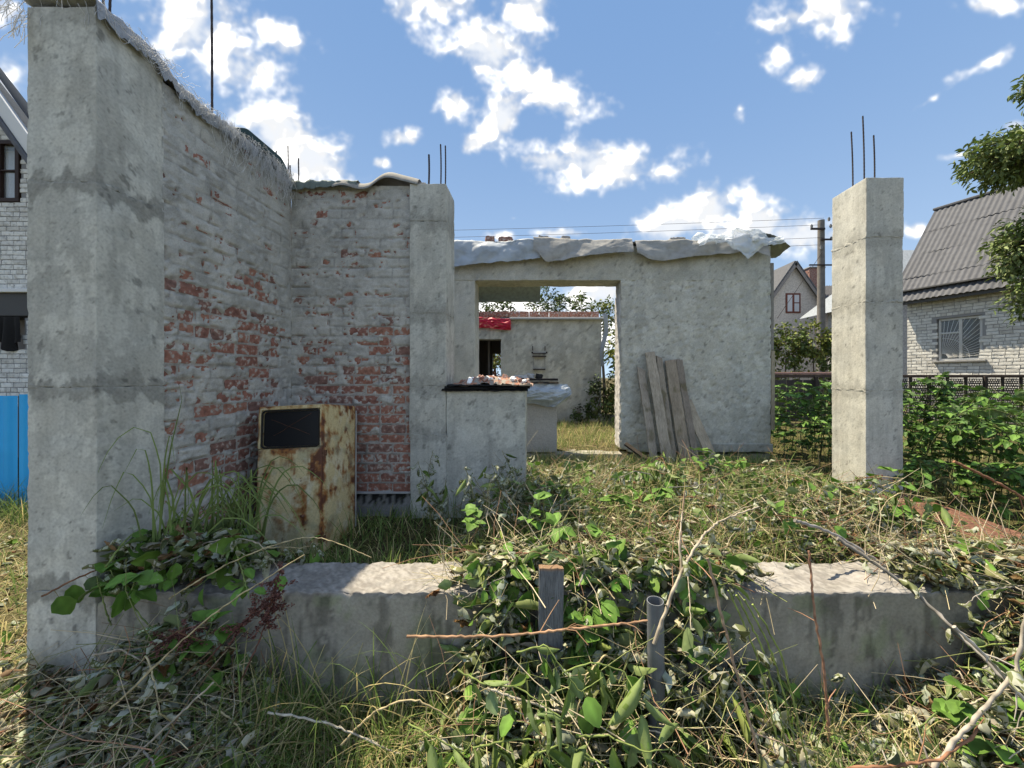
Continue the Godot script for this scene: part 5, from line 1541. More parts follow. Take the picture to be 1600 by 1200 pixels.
# a bramble cane or twig: one thing with its stem and its leaves
func cane(called: String, label: String, cat: String, group: String, ctrl: Array, r0: float, r1: float, col: Color, leaves: int, kinds: Array, size: float, hang: float, t0 := 0.1, triple := false) -> Node3D:
	var at: Vector3 = ctrl[0]
	var o := thing(called, label, cat, at, group)
	var cv := Curve3D.new()
	for k in ctrl.size():
		var a: Vector3 = ctrl[maxi(k - 1, 0)]; var b: Vector3 = ctrl[mini(k + 1, ctrl.size() - 1)]
		var tn := (b - a) / 6.0
		cv.add_point(ctrl[k] - at, -tn, tn)
	var total := cv.get_baked_length()
	var n := clampi(int(total / 0.02), 8, 60)
	var pts := PackedVector3Array(); var rd := PackedFloat32Array(); var cl := PackedColorArray()
	for i in n + 1:
		var t := i / float(n)
		var node := 1.12 if i % 4 == 0 else 1.0
		pts.append(cv.sample_baked(total * t) + Vector3(rb(-1, 1), rb(-1, 1), rb(-1, 1)) * (0.0022 + r0 * 0.12 if i > 0 and i < n else 0.0))
		rd.append(lerpf(r0, r1, t) * node * rb(0.86, 1.12))
		var g := rb(0.6, 1.3)
		cl.append(Color(col.r * g, col.g * g, col.b * g))
	var mb := MB.new()
	mb.tube(pts, rd, 7, true, cl)
	if r0 > 0.0045: # side twigs and broken stubs
		for k in int(total / 0.11):
			var i := rng.randi_range(1, n - 1)
			var tn := (pts[i + 1] - pts[i - 1]).normalized()
			var sd := (tn.cross(Vector3(rb(-1, 1), rb(-1, 1), rb(-1, 1))).normalized() + tn * rb(0.3, 1.2)).normalized()
			var ln := rb(0.008, 0.03) if rng.randf() < 0.6 else rb(0.05, 0.22)
			mb.col = cl[i]
			var mid := pts[i] + sd * ln * 0.5 + Vector3(rb(-1, 1), rb(-1, 1), rb(-1, 1)) * ln * 0.08
			mb.tube(PackedVector3Array([pts[i], mid, pts[i] + sd * ln + Vector3(0, -ln * 0.15, 0)]), PackedFloat32Array([rd[i] * 0.55, rd[i] * 0.42, rd[i] * 0.25]), 5)
	for k in leaves:
		var t := lerpf(t0, 1.0, (k + rb(0.1, 0.9)) / leaves)
		var p := cv.sample_baked(total * t)
		var fw := (cv.sample_baked(minf(total * (t + 0.04), total)) - p)
		if fw.length() < 0.001: fw = p - cv.sample_baked(total * 0.95)
		fw = fw.normalized()
		var out := fw.cross(Vector3(rb(-1, 1), rb(-1, 1), rb(-1, 1))).normalized()
		var dir := (fw * rb(0.0, 0.6) + out * (1.0 - hang * 0.45) + Vector3(0, -hang * rb(0.5, 1.6) + 0.15, 0)).normalized()
		var pet := rb(0.015, 0.05) * size
		var q := p + dir * pet
		mb.col = col.lerp(Color(0.16, 0.22, 0.06), 0.5)
		if hang < 0.9 or k % 2 == 0:
			mb.tube(PackedVector3Array([p, q]), PackedFloat32Array([0.0014, 0.0011]), 4, false)
		for s in (3 if triple else 1):
			var ld := dir
			if triple:
				var sd := dir.cross(Vector3.UP).normalized()
				ld = (dir + sd * [0.0, 1.1, -1.1][s] + Vector3(0, rb(-0.15, 0.1), 0)).normalized()
			var y := ld.cross(Vector3(rb(-1, 1), 0.0, rb(-1, 1)) if hang > 0.7 else Vector3.UP.cross(ld) * -1.0)
			if y.length() < 0.05: y = ld.cross(Vector3(1, 0, 0.3))
			y = y.normalized()
			if hang < 0.7 and y.y < 0: y = -y
			y = y.rotated(ld, rb(-0.5, 0.5) if hang < 0.7 else rb(-PI, PI))
			var z := ld.cross(y).normalized()
			var sc := size * rb(0.7, 1.2)
			var kk: Array = L[kinds[rng.randi() % kinds.size()]]
			var lf := MeshInstance3D.new()
			lf.name = "leaf"
			lf.mesh = kk[rng.randi() % kk.size()]
			lf.material_override = M.leaf
			o.add_child(lf, true)
			lf.transform = Transform3D(Basis(ld * sc, y * sc, z * sc), q)
	obj("stem", mb, M.stem, o)
	return o

func at_px(px: float, py: float, d: float) -> Vector3:
	return Vector3((px - 845.0) / 600.0 * d, EYE + (590.0 - py) / 600.0 * d, -d)

func route(list: Array) -> Array: # [x, y, distance] in metres
	var out := []
	for q in list: out.append(Vector3(q[0], q[1], -q[2]))
	return out

func tree(called: String, label: String, foot: Vector3, trunk_r: float, lobes: Array, n: int, size: float, cols: Array, kind_name: String, droop := 0.3, group := "") -> Node3D:
	var o := thing(called, label, "tree" if called.contains("tree") else "bush", foot, group)
	var mb := MB.new()
	mb.col = Color(0.12, 0.095, 0.07)
	var crown_mid := Vector3.ZERO
	for l in lobes: crown_mid += l[0]
	crown_mid = crown_mid / lobes.size() - foot
	var fork := crown_mid * 0.55
	fork.y = crown_mid.y * 0.6
	mb.tube(PackedVector3Array([Vector3(0, -0.2, 0), fork * 0.5 + Vector3(0.04, 0, 0), fork]), PackedFloat32Array([trunk_r, trunk_r * 0.8, trunk_r * 0.6]), 9)
	obj("trunk", mb, M.stem, o)
	var lm := MB.new()
	lm.col = Color(0.13, 0.10, 0.075)
	var xf := []; var cl := []
	for l in lobes:
		var c: Vector3 = l[0] - foot
		var r: Vector3 = l[1]
		lm.tube(PackedVector3Array([fork, fork.lerp(c, 0.5) + Vector3(0, 0.1, 0), c]), PackedFloat32Array([trunk_r * 0.5, trunk_r * 0.3, trunk_r * 0.12]), 6)
		var share: int = int(n * l[2])
		var twigs := maxi(4, share / 16)
		for k in twigs:
			var e := Vector3(rb(-1, 1), rb(-1, 1), rb(-1, 1))
			while e.length() > 1.0: e = Vector3(rb(-1, 1), rb(-1, 1), rb(-1, 1))
			e = e.normalized() * pow(e.length(), 0.55)
			var tip := c + e * r
			var root := c + e * r * rb(0.2, 0.6)
			lm.tube(PackedVector3Array([root, root.lerp(tip, 0.5) + Vector3(0, 0.03, 0), tip]), PackedFloat32Array([0.010, 0.007, 0.003]), 4, false)
			var tone: Color = cols[rng.randi() % cols.size()]
			for s in 16:
				var p := root.lerp(tip, pow(rng.randf(), 0.6)) + Vector3(rb(-1, 1), rb(-1, 1), rb(-1, 1)) * size * 0.9
				var sc := size * rb(0.7, 1.25)
				var ld := (Vector3(rb(-1, 1), rb(-0.6, 0.6) - droop, rb(-1, 1)) + (tip - root).normalized() * 0.5).normalized()
				var y := ld.cross(Vector3(rb(-1, 1), rb(-0.4, 0.4), rb(-1, 1))).normalized()
				if y.y < 0: y = -y
				xf.append(Transform3D(Basis(ld * sc, y * sc, ld.cross(y) * sc), p))
				var g := rb(0.75, 1.3)
				cl.append(Color(tone.r * g, tone.g * g, tone.b * g))
	obj("branches", lm, M.stem, o)
	kind(many("crown", L[kind_name][0], M.leaf, xf, cl, o), "stuff")
	return o

func build_plants() -> void:
	var W := Color.WHITE
	var lf := mat("leaf", W, 0.6, null, 1.0, true)
	lf.metallic_specular = 0.4
	lf.backlight_enabled = true; lf.backlight = lin(0.8, 0.8, 0.8)
	var gr := mat("grass", W, 0.65, null, 1.0, true)
	gr.backlight_enabled = true; gr.backlight = lin(0.7, 0.7, 0.7)
	mat("stem", W, 0.8, null, 1.0, true)
	var wt := Color(0.185, 0.21, 0.09); var wu := Color(0.52, 0.54, 0.43)
	var ft := Color(0.16, 0.30, 0.055); var fu := Color(0.26, 0.35, 0.16)
	var ct := Color(0.17, 0.25, 0.055); var cu := Color(0.22, 0.29, 0.10)
	L.wilt = []; L.pale = []; L.fresh = []; L.lance = []; L.dry = []; L.plain = []; L.oval = []; L.deep = []
	for k in 6:
		L.wilt.append(leaf_mesh(0.085, 0.062, rb(0.4, 0.8), rb(0.3, 1.1), rb(-1.6, -0.3), wt * rb(0.8, 1.3), wu, 300 + k))
		L.pale.append(leaf_mesh(0.085, 0.066, rb(-0.9, -0.4), rb(-1.2, -0.3), rb(0.3, 1.5), wt, wu * rb(0.85, 1.15), 310 + k))
		L.deep.append(leaf_mesh(0.095, 0.072, rb(0.10, 0.4), rb(0.0, 0.4), rb(-0.8, -0.1), Color(0.10, 0.20, 0.05) * rb(0.7, 1.3), Color(0.24, 0.31, 0.17), 325 + k, 0.10))
		L.fresh.append(leaf_mesh(0.095, 0.072, rb(0.10, 0.3), rb(0.0, 0.2), rb(-0.6, -0.1), ft * rb(0.8, 1.35), fu, 320 + k, 0.08))
		L.lance.append(leaf_mesh(0.145, 0.060, rb(0.35, 0.9), rb(0.1, 0.5), rb(-0.5, 0.3), ct * rb(0.75, 1.5), cu * rb(0.9, 1.3), 330 + k))
		L.dry.append(leaf_mesh(0.07, 0.05, rb(-0.8, 0.8), rb(-1.3, 1.3), rb(-1.5, 1.5), Color(0.22, 0.13, 0.06) * rb(0.6, 1.4), Color(0.26, 0.18, 0.10), 340 + k))
	L.plain.append(leaf_mesh(1.0, 0.42, 0.2, 0.1, -0.4, W, W * 1.1, 350))
	L.oval.append(leaf_mesh(1.0, 0.62, 0.15, 0.15, -0.5, W, W * 1.2, 351))

	# ------------------------------------------------ trees and bushes further off
	var g1 := Color(0.15, 0.215, 0.075); var g2 := Color(0.20, 0.275, 0.085); var g3 := Color(0.075, 0.12, 0.04); var gy := Color(0.27, 0.31, 0.075)
	tree("walnut_tree", "broad-leaved tree reaching in over the corrugated roof", Vector3(12.6, 0.4, -8.6), 0.16, [
		[Vector3(10.3, 6.65, -8.2), Vector3(1.25, 0.62, 0.9), 0.30], [Vector3(11.3, 7.0, -8.6), Vector3(1.1, 0.8, 1.0), 0.2], [Vector3(10.9, 8.25, -8.3), Vector3(0.5, 0.35, 0.5), 0.06],
		[Vector3(10.75, 4.7, -8.2), Vector3(1.05, 0.95, 0.8), 0.28], [Vector3(10.95, 3.6, -8.0), Vector3(1.15, 0.7, 0.8), 0.2]], 13000, 0.125, [Color(0.26, 0.33, 0.13), g2, Color(0.23, 0.31, 0.12), Color(0.30, 0.36, 0.15)], "plain", 0.45)
	for k in 5:
		var bx := 6.4 + k * 0.75
		tree("hedge_bush", ["yellow-green bush behind the fence, against the rear wall's end", "rounded green bush behind the fence, below the gable house", "tall sunlit bush in front of the utility pole", "green bush right beside the free-standing pillar, behind the fence", "dark bush behind the pillar, beyond the fence"][k], Vector3(bx, 0.4, -11.2 - 0.4 * (k % 2)), 0.05, [
			[Vector3(bx, 2.65 + 0.15 * (k % 3), -11.2), Vector3(0.62, 0.75, 0.5), 0.6], [Vector3(bx + 0.2, 1.6, -11.0), Vector3(0.7, 0.8, 0.5), 0.4]], 1500, 0.10, [g1, gy, g2, gy] if k < 3 else [g1, g3, g2], "oval", 0.2, "bushes behind the garden fence")
	for k in 4:
		var tx: float = [-2.0, 0.3, 1.3, 2.8][k]
		tree("garden_tree", ["low tree top showing at the foot of the opening, above the red sheet", "green tree rising highest in the big opening", "slender tree top right of the highest one in the opening", "yellow-green tree top at the jamb of the opening"][k], Vector3(tx, 0.4, -17.0), 0.09, [
			[Vector3(tx, [4.75, 5.2, 4.9, 4.75][k], -17.0), Vector3(1.1, [0.7, 1.1, 0.8, 0.7][k], 0.8), 0.5], [Vector3(tx - 0.2, 3.4, -17.0), Vector3(1.2, 1.2, 0.8), 0.5]], 1300, 0.16, [g2, g1, Color(0.10, 0.15, 0.06)] if k != 3 else [gy, g2], "plain", 0.0, "trees behind the far room")
	for k in 5:
		var q: Array = [[18.6, 8.5, -36.0, "tree crown behind the ridge of the gable house"], [22.8, 9.4, -38.0, "round tree between the gable house and the chimney"], [-22.0, 3.0, -24.0, "distant tree behind the white brick house"], [30.0, 5.0, -34.0, "distant tree behind the corrugated roof"], [-16.0, 2.5, -30.0, "low distant tree beyond the blue fence"]][k]
		tree("distant_tree", q[3], Vector3(q[0], 0.4, q[2]), 0.2, [[Vector3(q[0], q[1], q[2]), Vector3(2.2, 2.2, 1.5), 0.7], [Vector3(q[0], q[1] - 2.5, q[2]), Vector3(2.0, 2.0, 1.5), 0.3]], 1400, 0.30, [g1, g3, g2], "oval", 0.1, "trees on the skyline")
	# creeper and shrub in the rear room
	tree("vine_bush", "yellow-green climbing plant behind the jamb of the opening", Vector3(2.0, 0.6, -9.4), 0.03, [[Vector3(1.98, 2.6, -9.5), Vector3(0.22, 0.75, 0.3), 0.6], [Vector3(1.95, 1.5, -9.5), Vector3(0.2, 0.7, 0.3), 0.4]], 500, 0.16, [gy, Color(0.26, 0.30, 0.05), g2], "plain", 0.3)
	tree("ivy_bush", "dark green shrub against the end of the far wall", Vector3(1.45, 0.65, -9.4), 0.03, [[Vector3(1.5, 1.45, -9.4), Vector3(0.42, 0.62, 0.25), 0.7], [Vector3(1.1, 1.0, -9.5), Vector3(0.35, 0.3, 0.2), 0.3]], 1300, 0.07, [g3, Color(0.04, 0.065, 0.03), g1], "oval", 0.3)
	tree("window_bush", "bush seen through the window hole of the far wall", Vector3(-1.9, 0.5, -14.6), 0.05, [[Vector3(-1.9, 2.2, -14.6), Vector3(0.8, 1.2, 0.5), 1.0]], 900, 0.12, [gy, g2, Color(0.2, 0.08, 0.07)], "oval", 0.3)

	# ------------------------------------------------ bramble thicket by the fence
	var spots := [[4.05, 4.9, 1.75], [4.6, 4.6, 1.85], [5.2, 4.5, 1.75], [4.3, 5.6, 1.95], [5.0, 5.5, 2.0], [5.9, 5.2, 1.95], [5.7, 4.3, 1.65], [6.6, 5.6, 2.1], [4.5, 4.0, 1.35], [5.1, 3.8, 1.35], [4.1, 4.4, 1.3], [6.3, 6.4, 2.1], [5.4, 6.4, 2.1], [4.7, 6.3, 2.0], [6.0, 4.6, 1.9], [6.9, 5.0, 2.0], [5.4, 5.0, 1.85], [4.9, 4.9, 1.75], [6.4, 5.9, 2.1]]
	for k in spots.size():
		var s: Array = spots[k]
		var zone := ["living bramble cane right behind the free-standing pillar", "brambles behind the free pillar"]
		if s[1] > 6.0: zone = ["living bramble cane rising before the perforated garden fence", "brambles along the perforated fence"]
		elif s[1] < 4.45: zone = ["low living bramble cane beside the rusty steel channel", "brambles beside the channel"]
		elif s[0] > 5.5: zone = ["living bramble cane at the outer edge of the thicket, under the walnut branches", "outer brambles of the thicket"]
		elif s[0] > 4.8: zone = ["living bramble cane with broad leaves in the middle of the thicket", "middle brambles of the thicket"]
		for j in 5:
			var f := Vector3(s[0] + rb(-0.2, 0.2), gh(s[0], s[1]) - 0.02, -s[1] + rb(-0.2, 0.2))
			var lean := Vector3(rb(-0.35, 0.35), 0, rb(-0.1, 0.4))
			cane("bramble_cane", zone[0], "bramble", zone[1], [f, f + lean * 0.3 + Vector3(0, (s[2] - 0.55) * 0.55, 0), f + lean + Vector3(0, (s[2] - 0.55) * rb(0.7, 0.95), 0), f + lean * 1.9 + Vector3(0, (s[2] - 0.55) * rb(0.6, 0.9), 0)], 0.007, 0.003, Color(0.13, 0.15, 0.06), 14, ["fresh", "deep"], rb(0.75, 1.35), 0.25, 0.3, true)
	for k in 30: # darker ones beyond the rear wall's end
		var f := Vector3(4.0 + (k % 10) * 0.26 + rb(-0.1, 0.1), 0.42, -6.2 - (k / 10) * 0.9)
		cane("bramble_cane", "shaded bramble cane growing past the outer end of the rear wall", "bramble", "brambles past the rear wall", [f, f + Vector3(rb(-0.1, 0.1), 0.75, rb(0, 0.2)), f + Vector3(rb(-0.2, 0.2), 1.35, rb(0.1, 0.4))], 0.008, 0.003, Color(0.12, 0.14, 0.06), 13, ["deep", "fresh", "deep"], rb(1.1, 1.7), 0.3, 0.2, true)

	# ------------------------------------------------ single canes and sticks one can follow in the foreground
	var pale := Color(0.42, 0.36, 0.27); var brown := Color(0.25, 0.13, 0.075); var straw := Color(0.46, 0.38, 0.22); var green := Color(0.19, 0.24, 0.07); var greyb := Color(0.26, 0.24, 0.21)
	cane("bramble_stick", "reddish bare bramble cane lying level across the wooden stake", "stick", "", route([[-0.61, 0.72, 1.75], [-0.2, 0.715, 1.76], [0.2, 0.74, 1.78], [0.5, 0.76, 1.80]]), 0.0065, 0.005, Color(0.36, 0.22, 0.13), 0, [], 1.0, 0.0)
	cane("bramble_stick", "thick pale forked stick rising past the mouth of the taller pipe", "stick", "", route([[0.50, 0.72, 1.70], [0.60, 0.92, 1.75], [0.74, 1.08, 1.85], [0.95, 1.13, 2.05], [1.25, 1.16, 2.2]]), 0.008, 0.004, pale, 5, ["wilt", "pale"], 1.0, 0.9, 0.6)
	cane("bramble_stick", "side fork of the thick pale stick above the pipe", "stick", "", route([[0.66, 0.98, 1.78], [0.66, 1.10, 1.84], [0.72, 1.22, 1.95]]), 0.006, 0.003, pale, 2, ["pale"], 1.0, 0.8)
	cane("bramble_stick", "straight pale stem standing upright above the plastic pipes", "stick", "", route([[0.78, 0.55, 2.15], [0.80, 0.95, 2.2], [0.86, 1.22, 2.3]]), 0.006, 0.004, Color(0.40, 0.28, 0.19), 0, [], 1.0, 0.0)
	cane("bramble_stick", "long thin stem slanting down beside the shorter pipe", "stick", "", route([[0.72, 1.12, 1.66], [0.80, 0.75, 1.62], [0.90, 0.35, 1.60], [0.95, 0.0, 1.58]]), 0.006, 0.005, Color(0.36, 0.26, 0.18), 5, ["pale", "wilt"], 1.2, 0.9)
	cane("bramble_stick", "upright reddish stem before the clear stretch of foundation", "stick", "", route([[1.42, 0.0, 1.88], [1.40, 0.45, 1.9], [1.37, 0.72, 1.92], [1.36, 1.02, 1.95]]), 0.007, 0.005, Color(0.36, 0.20, 0.13), 2, ["wilt"], 1.0, 0.8)
	cane("bramble_stick", "long grey stick slanting down across the far end of the foundation", "stick", "", route([[1.66, 1.0, 2.15], [1.90, 0.82, 2.0], [1.98, 0.68, 1.8], [2.02, 0.55, 1.6]]), 0.010, 0.007, greyb, 4, ["wilt", "pale"], 1.0, 0.8)
	cane("bramble_stick", "thickest pale branch curving up at the lower corner of the picture", "stick", "", route([[1.05, 0.30, 1.28], [1.29, 0.58, 1.28], [1.46, 0.78, 1.28], [1.59, 0.90, 1.29], [1.64, 1.10, 1.30]]), 0.009, 0.005, Color(0.40, 0.36, 0.30), 4, ["wilt"], 1.0, 0.8, 0.5)
	cane("bramble_stick", "thin dark twig joining the thickest pale branch", "stick", "", route([[0.98, 0.56, 1.28], [1.03, 0.60, 1.28], [1.32, 0.635, 1.27], [1.48, 0.76, 1.28]]), 0.006, 0.004, brown, 2, ["wilt"], 0.9, 0.8)
	cane("bramble_stick", "whitish twig slanting above the thickest pale branch", "stick", "", route([[1.56, 0.96, 1.45], [1.68, 0.84, 1.43], [1.78, 0.70, 1.40]]), 0.006, 0.005, Color(0.5, 0.46, 0.40), 2, ["fresh"], 0.9, 0.6)
	cane("bramble_stick", "pale arching stem over the foundation below the rusty cabinet", "stick", "", route([[-2.05, 0.68, 2.12], [-1.75, 0.86, 2.15], [-1.45, 0.97, 2.18], [-1.25, 0.98, 2.2], [-0.98, 0.86, 2.22]]), 0.0045, 0.002, straw, 2, ["wilt"], 0.9, 0.8)
	cane("bramble_stick", "long straw stem slanting across the heap by the corner pillar", "stick", "", route([[-2.35, 0.05, 1.72], [-1.95, 0.40, 1.75], [-1.55, 0.78, 1.8], [-1.2, 1.0, 1.95]]), 0.005, 0.003, straw, 0, [], 1.0, 0.0)
	cane("bramble_stick", "second straw stem crossing lower over the heap", "stick", "", route([[-2.1, -0.05, 1.62], [-1.8, 0.22, 1.65], [-1.45, 0.55, 1.7]]), 0.006, 0.004, Color(0.40, 0.35, 0.27), 0, [], 1.0, 0.0)
	cane("bramble_stick", "dry forked twig lying low in the grass before the foundation", "stick", "", route([[-1.28, 0.33, 1.80], [-1.0, 0.26, 1.82], [-0.72, 0.10, 1.85], [-0.55, 0.03, 1.87]]), 0.005, 0.003, Color(0.46, 0.42, 0.34), 0, [], 1.0, 0.0)
	cane("bramble_stick", "curved dry twig arching out of the grass before the foundation", "stick", "", route([[-0.95, 0.15, 1.83], [-0.8, 0.29, 1.85], [-0.6, 0.33, 1.87], [-0.4, 0.22, 1.86]]), 0.005, 0.003, straw, 0, [], 1.0, 0.0)
	cane("bramble_stick", "thin pale twig crossing behind the hanging green leaves", "stick", "", route([[-0.25, 0.46, 1.78], [0.05, 0.36, 1.78], [0.35, 0.30, 1.78], [0.55, 0.27, 1.76]]), 0.005, 0.003, Color(0.45, 0.41, 0.33), 0, [], 1.0, 0.0)
	cane("bramble_stick", "slanting grey stick above the bare top of the foundation", "stick", "", route([[1.62, 0.99, 2.45], [1.95, 0.86, 2.5], [2.3, 0.62, 2.4]]), 0.010, 0.007, Color(0.33, 0.31, 0.29), 0, [], 1.0, 0.0)
	cane("bramble_stick", "dead brown branch leaning into the thicket beside the rusty channel", "stick", "", route([[3.55, 1.18, 3.3], [3.85, 1.0, 3.2], [4.2, 0.72, 3.05]]), 0.012, 0.008, brown, 0, [], 1.0, 0.0)
	for k in 4:
		var x := 0.86 + 0.035 * k
		cane("green_stem", "one of four bright green stems bending down beside the upright reddish stem", "stem", "green stems before the foundation", route([[x - 0.05, 0.98 - 0.02 * k, 1.66], [x + 0.06, 0.72, 1.64], [x + 0.13, 0.40, 1.62], [x + 0.20, 0.05, 1.60]]), 0.004, 0.003, Color(0.24, 0.30, 0.08), 2, ["pale", "wilt"], 1.1, 0.8)
	# bright lance leaves drooping before the foundation
	var ll := [[-0.20, 0.66, 1.62], [0.05, 0.70, 1.64], [0.25, 0.64, 1.62], [-0.38, 0.36, 1.66], [-0.1, 0.36, 1.55], [0.12, 0.42, 1.52], [0.34, 0.40, 1.58], [-0.30, 0.22, 1.62], [0.22, 0.22, 1.55], [0.42, 0.20, 1.6]]
	for k in ll.size():
		var s: Array = ll[k]
		var a := Vector3(s[0] - rb(0.12, 0.25), s[1] + rb(-0.05, 0.06), -s[2])
		cane("lance_leaf_branch", "cut branch with drooping smooth green leaves hanging before the wooden stake", "branch", "drooping green branches", [a, a + Vector3(0.12, rb(0.0, 0.08), rb(-0.04, 0.08)), a + Vector3(0.26, rb(-0.1, 0.08), rb(-0.05, 0.12)), a + Vector3(rb(0.3, 0.45), rb(-0.25, 0.05), rb(-0.06, 0.16))], 0.004, 0.002, green, 9, ["lance", "lance", "fresh"], rb(0.8, 1.4), rb(0.6, 1.0))
	for k in 12: # more of the same on the mound inside, right of the middle
		var a := Vector3(rb(1.5, 3.0), rb(0.78, 0.95), -rb(3.0, 3.9))
		cane("lance_leaf_branch", "cut branch with upright green leaves on the mound behind the foundation", "branch", "green branches on the mound", [a, a + Vector3(0.15, 0.04, 0.02), a + Vector3(0.36, 0.02, 0.0), a + Vector3(0.5, -0.08, 0.1)], 0.004, 0.002, green, 10, ["lance"], rb(0.8, 1.2), 1.0)
	# wilted sprigs before the low parapet
	for k in 20:
		var x := rb(-1.05, 0.25)
		var d := rb(3.0, 3.7)
		var f := Vector3(x, gh(x, d) + 0.15, -d)
		var h := rb(0.30, 0.62) * (1.0 if x < -0.2 else 0.8)
		cane("wilted_sprig", "wilted leafy sprig standing before the low concrete parapet", "sprig", "wilted sprigs at the parapet", [f, f + Vector3(rb(-0.05, 0.05), h * 0.5, 0.0), f + Vector3(rb(-0.14, 0.14), h, rb(-0.05, 0.08))], 0.005, 0.002, Color(0.22, 0.21, 0.11), 16, ["wilt", "wilt", "pale", "lance"], rb(0.75, 1.05), 0.85, 0.15)
	for k in 56: # leafy shoots and sprigs sticking out of the mound
		var x := rb(-0.3, 3.1); var d := rb(2.75, 4.9)
		var f := Vector3(x, gh(x, d) + heap(x, d) * 0.7, -d)
		var h := rb(0.12, 0.34)
		cane("mound_sprig", "half-wilted leafy sprig poking out of the mound " + where(x, d), "sprig", "sprigs on the mound " + where(x, d), [f, f + Vector3(rb(-0.08, 0.08), h * 0.6, rb(-0.05, 0.1)), f + Vector3(rb(-0.25, 0.25), h, rb(-0.1, 0.2)), f + Vector3(rb(-0.4, 0.4), h * 0.9, rb(-0.1, 0.25))], 0.004, 0.002, [green, straw, brown][k % 3], 13, [["lance", "fresh"], ["wilt", "pale", "fresh"], ["fresh"], ["wilt", "lance"]][k % 4], rb(0.75, 1.1), [0.9, 0.7, 0.35, 0.8][k % 4], 0.1)
	# wilted canes over the heaps
	var zones := [
		[40, -3.1, -1.55, 1.5, 2.2, "wilted bramble cane in the dull heap at the foot of the tallest pillar", "cut brambles by the tallest pillar", ["wilt", "wilt", "pale"], 15],
		[48, -0.55, 1.15, 1.75, 2.3, "wilted bramble cane hanging over the middle of the foundation", "cut brambles over the foundation", ["wilt", "pale", "fresh", "fresh", "lance"], 13],
		[42, 1.0, 2.9, 1.45, 2.1, "wilted pale-leaved cane before the far end of the foundation", "cut brambles before the foundation's far end", ["wilt", "pale", "pale", "fresh"], 12],
		[84, -0.4, 3.3, 2.6, 5.0, "wilted bramble cane on the mound behind the foundation", "cut brambles on the mound", ["wilt", "pale", "fresh", "wilt"], 13],
		[16, -2.55, -1.7, 2.05, 2.5, "wilted leafy cane on the foundation at the foot of the tallest pillar", "brambles on the foundation end", ["wilt", "fresh", "fresh", "pale"], 12],
		[34, 2.1, 3.0, 1.6, 2.4, "wilted cane in the tangle over the foundation's far end", "tangle over the foundation's far end", ["wilt", "pale", "fresh"], 13],
		[14, 2.0, 3.1, 2.1, 3.1, "grey wilted cane piled by the rusty steel channel", "cut brambles by the channel", ["wilt", "pale", "pale"], 14]]
	for z in zones:
		for k in z[0]:
			var x := rb(z[1], z[2]); var d := rb(z[3], z[4])
			var y := surf(x, d) + maxf(heap(x, d), 0.05) * rb(0.55, 1.1)
			if x > 1.05 and x < 2.3 and d < 2.2: y = minf(y, 0.26)
			if d > 2.6: y += 0.06
			if x > 1.5 and x < 2.25 and d > 2.15 and d < 2.6: continue
			if x > 0.34 and x < 1.0 and d > 1.45 and d < 2.1: continue
			if x > -0.22 and x < 0.2 and d > 1.75 and d < 2.08 and y > 0.3: y = rb(0.05, 0.3)
			var an := rng.randf() * TAU
			var ln := rb(0.25, 0.55)
			var v := Vector3(cos(an), 0, sin(an)) * ln
			if d < 2.2: v.z = absf(v.z) * 0.5
			var p := Vector3(x, y, -d)
			cane("wilted_cane", z[5] if z[6] != "cut brambles on the mound" else "wilted bramble cane on the mound " + where(x, d), "bramble", z[6] if z[6] != "cut brambles on the mound" else z[6] + " " + where(x, d), [p - v * 0.5 + Vector3(0, rb(-0.08, 0.02), 0), p + Vector3(0, rb(0.0, 0.06), 0), p + v * 0.5 + Vector3(0, rb(-0.10, 0.03), 0), p + v * 0.8 + Vector3(0, rb(-0.18, 0.0), 0)], rb(0.003, 0.006), 0.002, [pale, brown, straw, green, greyb][rng.randi() % 5], z[8], z[7], rb(0.75, 1.15), rb(0.5, 1.0), 0.05)
	# fresh bramble shoots with bright leaves
	var fr := [[-2.42, 0.80, 2.12, 0.3], [-2.20, 0.86, 2.05, 0.35], [-1.75, 0.62, 2.0, 0.25], [-1.70, 0.28, 1.9, 0.25], [-0.36, 0.80, 2.2, 0.3], [0.2, 0.72, 2.05, 0.35], [0.28, 0.55, 2.05, 0.3], [-0.5, 0.95, 2.75, 0.3], [-0.1, 0.98, 2.8, 0.35], [0.35, 0.88, 2.6, 0.3], [0.6, 1.0, 3.2, 0.35], [1.0, 0.98, 3.3, 0.3], [1.95, 0.42, 1.85, 0.25], [2.05, 0.25, 1.8, 0.3], [2.2, 0.35, 1.75, 0.3], [-2.05, 0.45, 2.0, 0.3], [0.05, 0.92, 2.6, 0.3], [2.6, 0.95, 2.9, 0.3], [3.0, 1.1, 3.3, 0.4]]
	for k in fr.size():
		var s: Array = fr[k]
		var p := Vector3(s[0], s[1], -s[2])
		cane("bramble_shoot", "fresh bright green bramble shoot growing out of the cut brambles", "bramble", "fresh shoots among the cut brambles", [p + Vector3(rb(-0.1, 0.1), -s[3], -0.05), p + Vector3(0, -s[3] * 0.4, 0), p + Vector3(rb(0.02, 0.15), 0.03, 0.05)], 0.004, 0.002, Color(0.20, 0.26, 0.09), 4, ["fresh"], rb(0.95, 1.35), 0.3, 0.45, true)
	# ------------------------------------------------ dock seed heads
	var dk := [[[-2.28, 0.18, 1.95], [-1.95, 0.55, 1.93], [-1.72, 0.66, 1.92]], [[-1.62, 0.2, 1.98], [-1.44, 0.55, 1.96], [-1.32, 0.93, 1.95]], [[-1.75, 0.4, 1.93], [-1.55, 0.62, 1.95], [-1.36, 0.80, 1.97]]]
